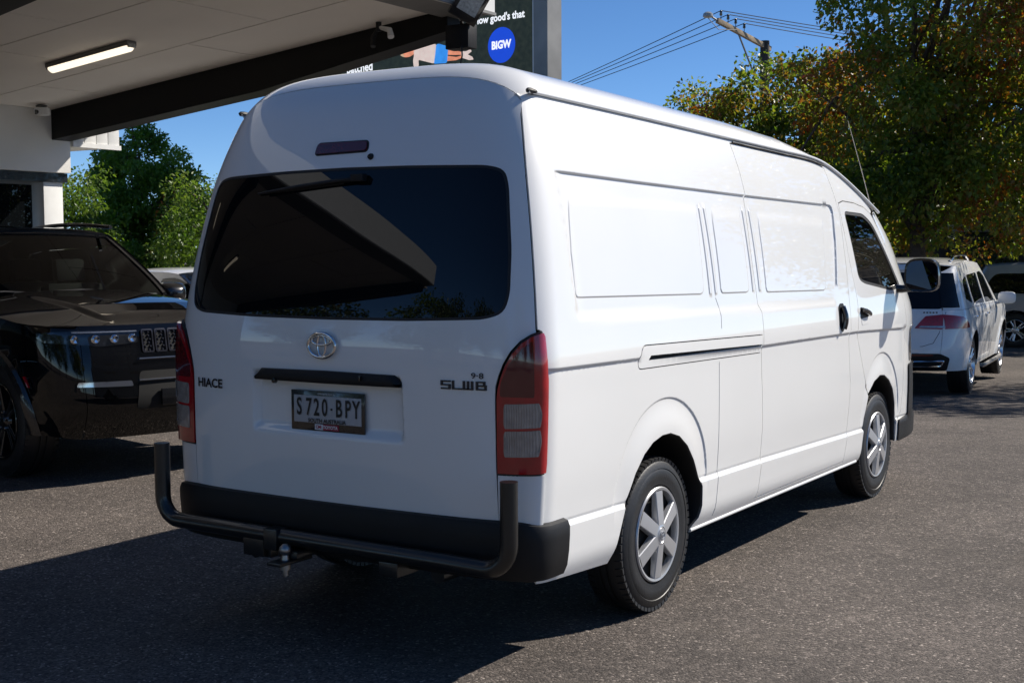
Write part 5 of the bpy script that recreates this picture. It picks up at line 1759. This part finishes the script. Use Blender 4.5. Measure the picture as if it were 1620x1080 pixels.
bflat('printed_shorts', rnd([(-2.67, 5.92), (-2.60, 5.935), (-2.36, 5.86), (-2.33, 5.78), (-2.36, 5.54), (-2.40, 5.51), (-2.74, 5.53), (-2.70, 5.72)], .03), .008, 'bill_short')
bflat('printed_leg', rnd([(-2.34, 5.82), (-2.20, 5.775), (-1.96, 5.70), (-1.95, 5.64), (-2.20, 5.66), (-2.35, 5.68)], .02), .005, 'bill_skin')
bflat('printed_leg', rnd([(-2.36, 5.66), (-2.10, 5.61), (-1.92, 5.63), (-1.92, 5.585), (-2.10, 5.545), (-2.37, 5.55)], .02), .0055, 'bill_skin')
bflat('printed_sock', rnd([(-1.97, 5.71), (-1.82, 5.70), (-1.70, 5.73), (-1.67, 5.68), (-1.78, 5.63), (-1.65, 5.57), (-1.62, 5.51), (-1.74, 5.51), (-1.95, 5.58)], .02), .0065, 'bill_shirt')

# ------------------------------------------------------------------ power pole, street lamp and wires
pp = empty('power_pole', (-12.63, 36.3, float(gz(36.3))), 0, 'timber power pole with long cross arm and street lamp above the trees', 'power pole')
pz = -float(gz(36.3))
b = MB()
b.tube([(0, 0, 0), (0, 0, 4), (0, 0, 8.25 + pz)], [.20, .17, .145], 14)
b.build('pole_shaft', 'pole_wood', pp)
aend = Vector((-.62, -2.35, 8.62 + pz))
a0 = Vector((.08, .25, 8.02 + pz))
ad = (aend - a0)
rq = ad.to_track_quat('X', 'Z').to_matrix()
b = MB()
b.box((a0 + aend) / 2, (ad.length, .11, .15), rq)
b.build('cross_arm', 'wood', pp, bevel=.01)
b = MB()
b.tube([a0.lerp(aend, .60) + Vector((0, 0, -.08)), Vector((-.06, -.12, 6.6 + pz))], .03, 8)
b.build('brace', 'grey_metal', pp)
ins = []
for t in (.50, .66, .80, .93):
    p_ = a0.lerp(aend, t)
    b = MB()
    b.lathe([(.07, .012), (.20, .012), (.21, .045), (.26, .05), (.27, .035), (.32, .045), (.36, .03), (.38, .001)], 12, 'z', tuple(p_))
    b.build('insulator', 'gloss_black', pp)
    ins.append(p_ + Vector((0, 0, .36)))
b = MB()
lp = aend + Vector((-.10, -.45, .02))
b.lathe([(0, .001), (0, .10), (.04, .16), (.12, .15), (.17, .09), (.19, .001)], 18, 'z', tuple(lp))
b.build('street_lamp_head', 'lens_grey', pp)
b = MB()
b.tube([aend, lp + Vector((0, 0, .1))], .03, 8)
b.tube([aend + Vector((.3, .8, -.2)), aend + Vector((.05, .0, -.28)), lp], .012, 6)
b.build('lamp_bracket', 'grey_metal', pp)
wb = Vector((pp.location.x, pp.location.y, pp.location.z))
def wire(p, q, sag, name, label, grp):
    b = MB()
    P = [tuple(p.lerp(q, t) - Vector((0, 0, sag * 4 * t * (1 - t)))) for t in np.linspace(0, 1, 24)]
    b.tube(P, .014, 5)
    o = b.build(name, 'wire', None)
    return tag(o, label, 'wire', grp)
for i, p_ in enumerate(ins):
    st = wb + p_
    far = Vector((-83 + .5 * i, 83 + 1.6 * i, 7.4))
    near = Vector((.1 + .7 * i, 66 - .3 * i, 8.6))
    wire(st, far, .8, 'power_line', 'thin overhead wire running from the cross arm towards the billboard', 'overhead wires on the billboard side')
    wire(st, near, .25, 'power_line', 'thin overhead wire running from the cross arm into the tall tree', 'overhead wires on the tree side')

# ------------------------------------------------------------------ far building behind the trees on the right
fb = empty('far_building', (-6.0, 29.5, float(gz(29.5))), math.radians(8), 'low beige building with wide brown panelled doors in deep shade behind the trees', 'building')
FBX0, FBX1 = -6.5, 15
doors = [(-.3, 3.4, 2.45), (5.6, 9.2, 2.45), (11, 13.6, 2.45)]
xs_ = [FBX0]
for d0, d1, h in doors:
    MB().bx(xs_[-1], d0, 0, .25, 0, 2.45).build('wall_pier', 'beige_wall', fb)
    xs_.append(d1)
    for k in range(3):
        wd = (d1 - d0) / 3
        MB().bx(d0 + k * wd + .012, d0 + (k + 1) * wd - .012, .10, .14, .01, 2.44).build('door_panel', 'shutter', fb, bevel=.006)
    MB().bx(d0 - .06, d0, -.02, .2, 0, 2.449).build('door_jamb', 'shutter', fb)
    MB().bx(d1, d1 + .06, -.02, .2, 0, 2.449).build('door_jamb', 'shutter', fb)
MB().bx(xs_[-1], FBX1, 0, .25, 0, 2.45).build('wall_pier', 'beige_wall', fb)
MB().bx(FBX0, FBX1, -.004, .25, 2.451, 4.6).build('upper_wall', 'beige_wall', fb)
MB().bx(FBX0 + .02, FBX1 - .02, .255, 7.8, 0, 4.595).build('rear_block', 'beige_wall', fb)
MB().bx(FBX0 - .3, FBX1 + .3, -.5, 8, 4.601, 4.75).build('roof', 'grey_metal', fb)
# small blue sign glimpsed through the leaves
sg = empty('street_sign', (-5.35, 22.6, float(gz(22.6))), math.radians(30), 'small blue sign on a post between the van and the trees', 'sign')
MB().bx(-.03, .03, -.03, .03, 0, 2.6).build('post', 'grey_metal', sg)
MB().bx(-.35, .35, -.045, -.031, 2.2, 2.75).build('sign_plate', mat('sign_blue', (.03, .12, .42), .5), sg, bevel=.004)

# ------------------------------------------------------------------ trees
def leaves(centers, radii, per, size, seed, droop=.5, flat=.75):
    g = np.random.default_rng(seed)
    n = len(centers) * per
    c = np.repeat(centers, per, 0)
    r = np.repeat(radii, per)
    d = g.normal(size=(n, 3))
    d /= np.linalg.norm(d, axis=1)[:, None]
    rad = r * g.random(n) ** .45
    p = c + d * rad[:, None] * np.array([1, 1, flat])
    s = size * (.6 + .7 * g.random(n))
    # leaf axis: outward + droop
    ax = d * .7 + g.normal(size=(n, 3)) * .7 + np.array([0, 0, -droop])
    ax /= np.linalg.norm(ax, axis=1)[:, None]
    up = g.normal(size=(n, 3)) + np.array([0, 0, .8])
    sd = np.cross(ax, up)
    sd /= (np.linalg.norm(sd, axis=1)[:, None] + 1e-9)
    nm = np.cross(sd, ax)
    L = s[:, None]
    v0 = p
    v1 = p + ax * L * .45 + sd * L * .30 + nm * L * .10
    v2 = p + ax * L
    v3 = p + ax * L * .45 - sd * L * .30 + nm * L * .10
    V = np.stack([v0, v1, v2, v3], 1).reshape(-1, 3)
    base = np.arange(n)[:, None] * 4
    T = np.concatenate([base + np.array([0, 1, 2]), base + np.array([0, 2, 3])], 1).reshape(-1, 3)
    return V, T

def mesh_np(name, V, T, m, parent):
    me = bpy.data.meshes.new(name)
    me.vertices.add(len(V)); me.vertices.foreach_set('co', V.astype(np.float32).ravel())
    me.loops.add(len(T) * 3); me.loops.foreach_set('vertex_index', T.astype(np.int32).ravel())
    me.polygons.add(len(T))
    me.polygons.foreach_set('loop_start', np.arange(0, len(T) * 3, 3, dtype=np.int32))
    me.update(calc_edges=True)
    me.validate()
    me.materials.append(MT[m])
    return link(bpy.data.objects.new(name, me), parent)

def tree(name, base, h, crown, lf, label, seed, n_cl=120, per=130, size=.085, cl=(.35, .75), trunk=.16, group=None, low=.0, droop=.5, cat='tree'):
    """crown: list of ellipsoids (dx, dy, z, rx, ry, rz) relative to the base"""
    g = np.random.default_rng(seed)
    root = empty(name, base, 0, label, cat, group)
    cen = []; rad = []
    vol = np.array([e[3] * e[4] * e[5] for e in crown]); vol = vol / vol.sum()
    for e, v in zip(crown, vol):
        k = max(8, int(n_cl * v))
        d = g.normal(size=(k, 3)); d /= np.linalg.norm(d, axis=1)[:, None]
        q = g.random(k) ** .33
        q = np.where(g.random(k) < .7, .70 + .34 * g.random(k), q)
        pt = np.array(e[:3]) + d * q[:, None] * np.array(e[3:])
        pt[:, 2] = np.maximum(pt[:, 2], low + .3 * g.random(k))
        cen.append(pt); rad.append(g.uniform(cl[0], cl[1], k))
    cen = np.concatenate(cen); rad = np.concatenate(rad)
    V, T = leaves(cen, rad, per, size, seed + 1, droop)
    mesh_np('crown', V, T, lf, root)
    b = MB()
    top = np.array([g.normal() * .15, g.normal() * .15, h * .72])
    path = [np.array([0, 0, 0]), np.array([.03, .02, h * .18]), top * np.array([.5, .5, .55]), top]
    b.tube([tuple(p) for p in path], [trunk, trunk * .82, trunk * .55, trunk * .2], 10)
    idx = g.choice(len(cen), min(26, len(cen)), replace=False)
    for i in idx:
        t = g.uniform(.25, .85)
        z0 = h * .72 * t
        st = np.array([top[0] * t, top[1] * t, z0])
        en = cen[i]
        md = st * .45 + en * .55 + np.array([0, 0, .15 * np.linalg.norm(en - st)])
        b.tube([tuple(st), tuple(md), tuple(en)], [trunk * .32, trunk * .18, trunk * .05], 6)
    b.build('trunk', 'bark', root, 50)
    return root

G = lambda y: float(gz(y))
tree('pear_tree', (-6.3, 21.5, G(21.5)), 5.8, [(0, 0, 3.9, 2.5, 2.2, 1.9), (-2.0, .3, 3.7, 1.7, 1.7, 1.55), (1.7, -.6, 3.8, 2.1, 1.9, 2.0), (0, -.4, 2.4, 3.2, 1.6, .9)], 'leaf_pear', 'ornamental pear tree with green and rusty leaves behind the van roof', 11, 330, 170, .105, (.26, .54), low=1.5)
tree('pear_tree', (-2.6, 17.7, G(17.7)), 8.8, [(.5, 0, 5.7, 1.8, 2.1, 3.2), (-.7, -.3, 3.7, 1.9, 1.7, 1.7), (1.6, .5, 5.4, 1.6, 1.8, 3.0), (.3, .2, 2.6, 2.6, 1.6, .8)], 'leaf_pear', 'tall dense pear tree with reddish upper leaves overhanging the white wagon', 23, 420, 170, .098, (.26, .56), low=1.7)
tree('pear_tree', (-.6, 27.6, G(27.6)), 9.0, [(0, 0, 5.2, 2.8, 2.2, 3.6), (-2.2, 0, 4.6, 2.0, 1.8, 3.0)], 'leaf_dark', 'dark shaded pear tree behind the silver wagon', 37, 260, 150, .13, (.4, .8), low=1.9)
tree('pear_tree', (4.7, 18.3, G(18.3)), 8.2, [(0, 0, 5.0, 2.3, 2.3, 2.8)], 'leaf_dark', 'pear tree of the same row standing past the nose of the silver wagon', 41, 150, 110, .13, (.45, .85), low=2.2)
# left
tree('round_tree', (-17.7, 15.0, G(15.0)), 5.0, [(0, 0, 3.2, 1.05, 1.1, 1.3), (.6, -.2, 2.3, 1.0, 1.1, 1.2), (-.6, 0, 2.4, 1.0, 1.1, 1.2), (-.15, 0, 4.25, .42, .42, .60), (-.70, 0, 3.75, .5, .5, .5), (.62, 0, 3.75, .55, .55, .6), (.95, 0, 3.1, .5, .5, .6)], 'leaf_conifer', 'dense dark green tree with clumped rounded crown behind the black wagon', 51, 190, 190, .085, (.20, .40), low=.4)
tree('leafy_shrub', (-15.6, 10.9, G(10.9)), 3.6, [(0, 0, 1.9, 1.5, 1.2, 1.5), (-1.0, .2, 2.1, 1.2, 1.0, 1.4)], 'leaf_green', 'tall bright green shrub with small glossy leaves beside the showroom column', 61, 120, 150, .075, (.25, .5), .09, low=.2, cat='shrub')
tree('leafy_shrub', (-12.6, 12.3, G(12.3)), 3.4, [(0, 0, 1.7, 1.4, 1.2, 1.45), (1.2, .3, 1.6, 1.2, 1.0, 1.1)], 'leaf_green', 'tall bright green shrub with small glossy leaves behind the white hatchback', 67, 130, 150, .075, (.25, .5), .09, low=.2, cat='shrub')
tree('leafy_shrub', (-14.2, 14.4, G(14.4)), 3.8, [(0, 0, 2.0, 1.8, 1.2, 1.3)], 'leaf_pear', 'olive shrub with some rusty leaves in front of the dense dark green tree', 71, 90, 150, .08, (.25, .5), .09, low=.2, cat='shrub')
# behind the camera: trees mirrored in the hatch glass, two added to darken reflections
for i, (x, y, h, lfm, lab) in enumerate(((-6.2, -17, 6.0, 'leaf_dark', 'dark street tree behind the viewer across from the canopy corner'), (-10.5, -20, 7.2, 'leaf_green', 'bright green street tree behind the viewer in line with the showroom glass'), (-16.0, -17, 7.0, 'leaf_dark', 'dark street tree behind the showroom roof block'), (4, -22, 7.5, 'leaf_dark', 'tall dark street tree behind the viewer facing the van tail'), (9, -16, 8, 'leaf_dark', 'broad dark tree added behind the viewer to darken reflections, beside the rusty one'), (-1.5, -17, 6.5, 'leaf_dark', 'dark tree added behind the viewer to darken reflections, between the canopy corner and the tall one'), (14, -18, 7, 'leaf_pear', 'rusty street tree behind the viewer on the open side'))):
    tree('street_tree', (x, y, 0), h, [(0, 0, h * .58, 2.6, 2.4, h * .38)], lfm, lab, 80 + i, 80, 70, .24, (.6, 1.1), low=1.2)
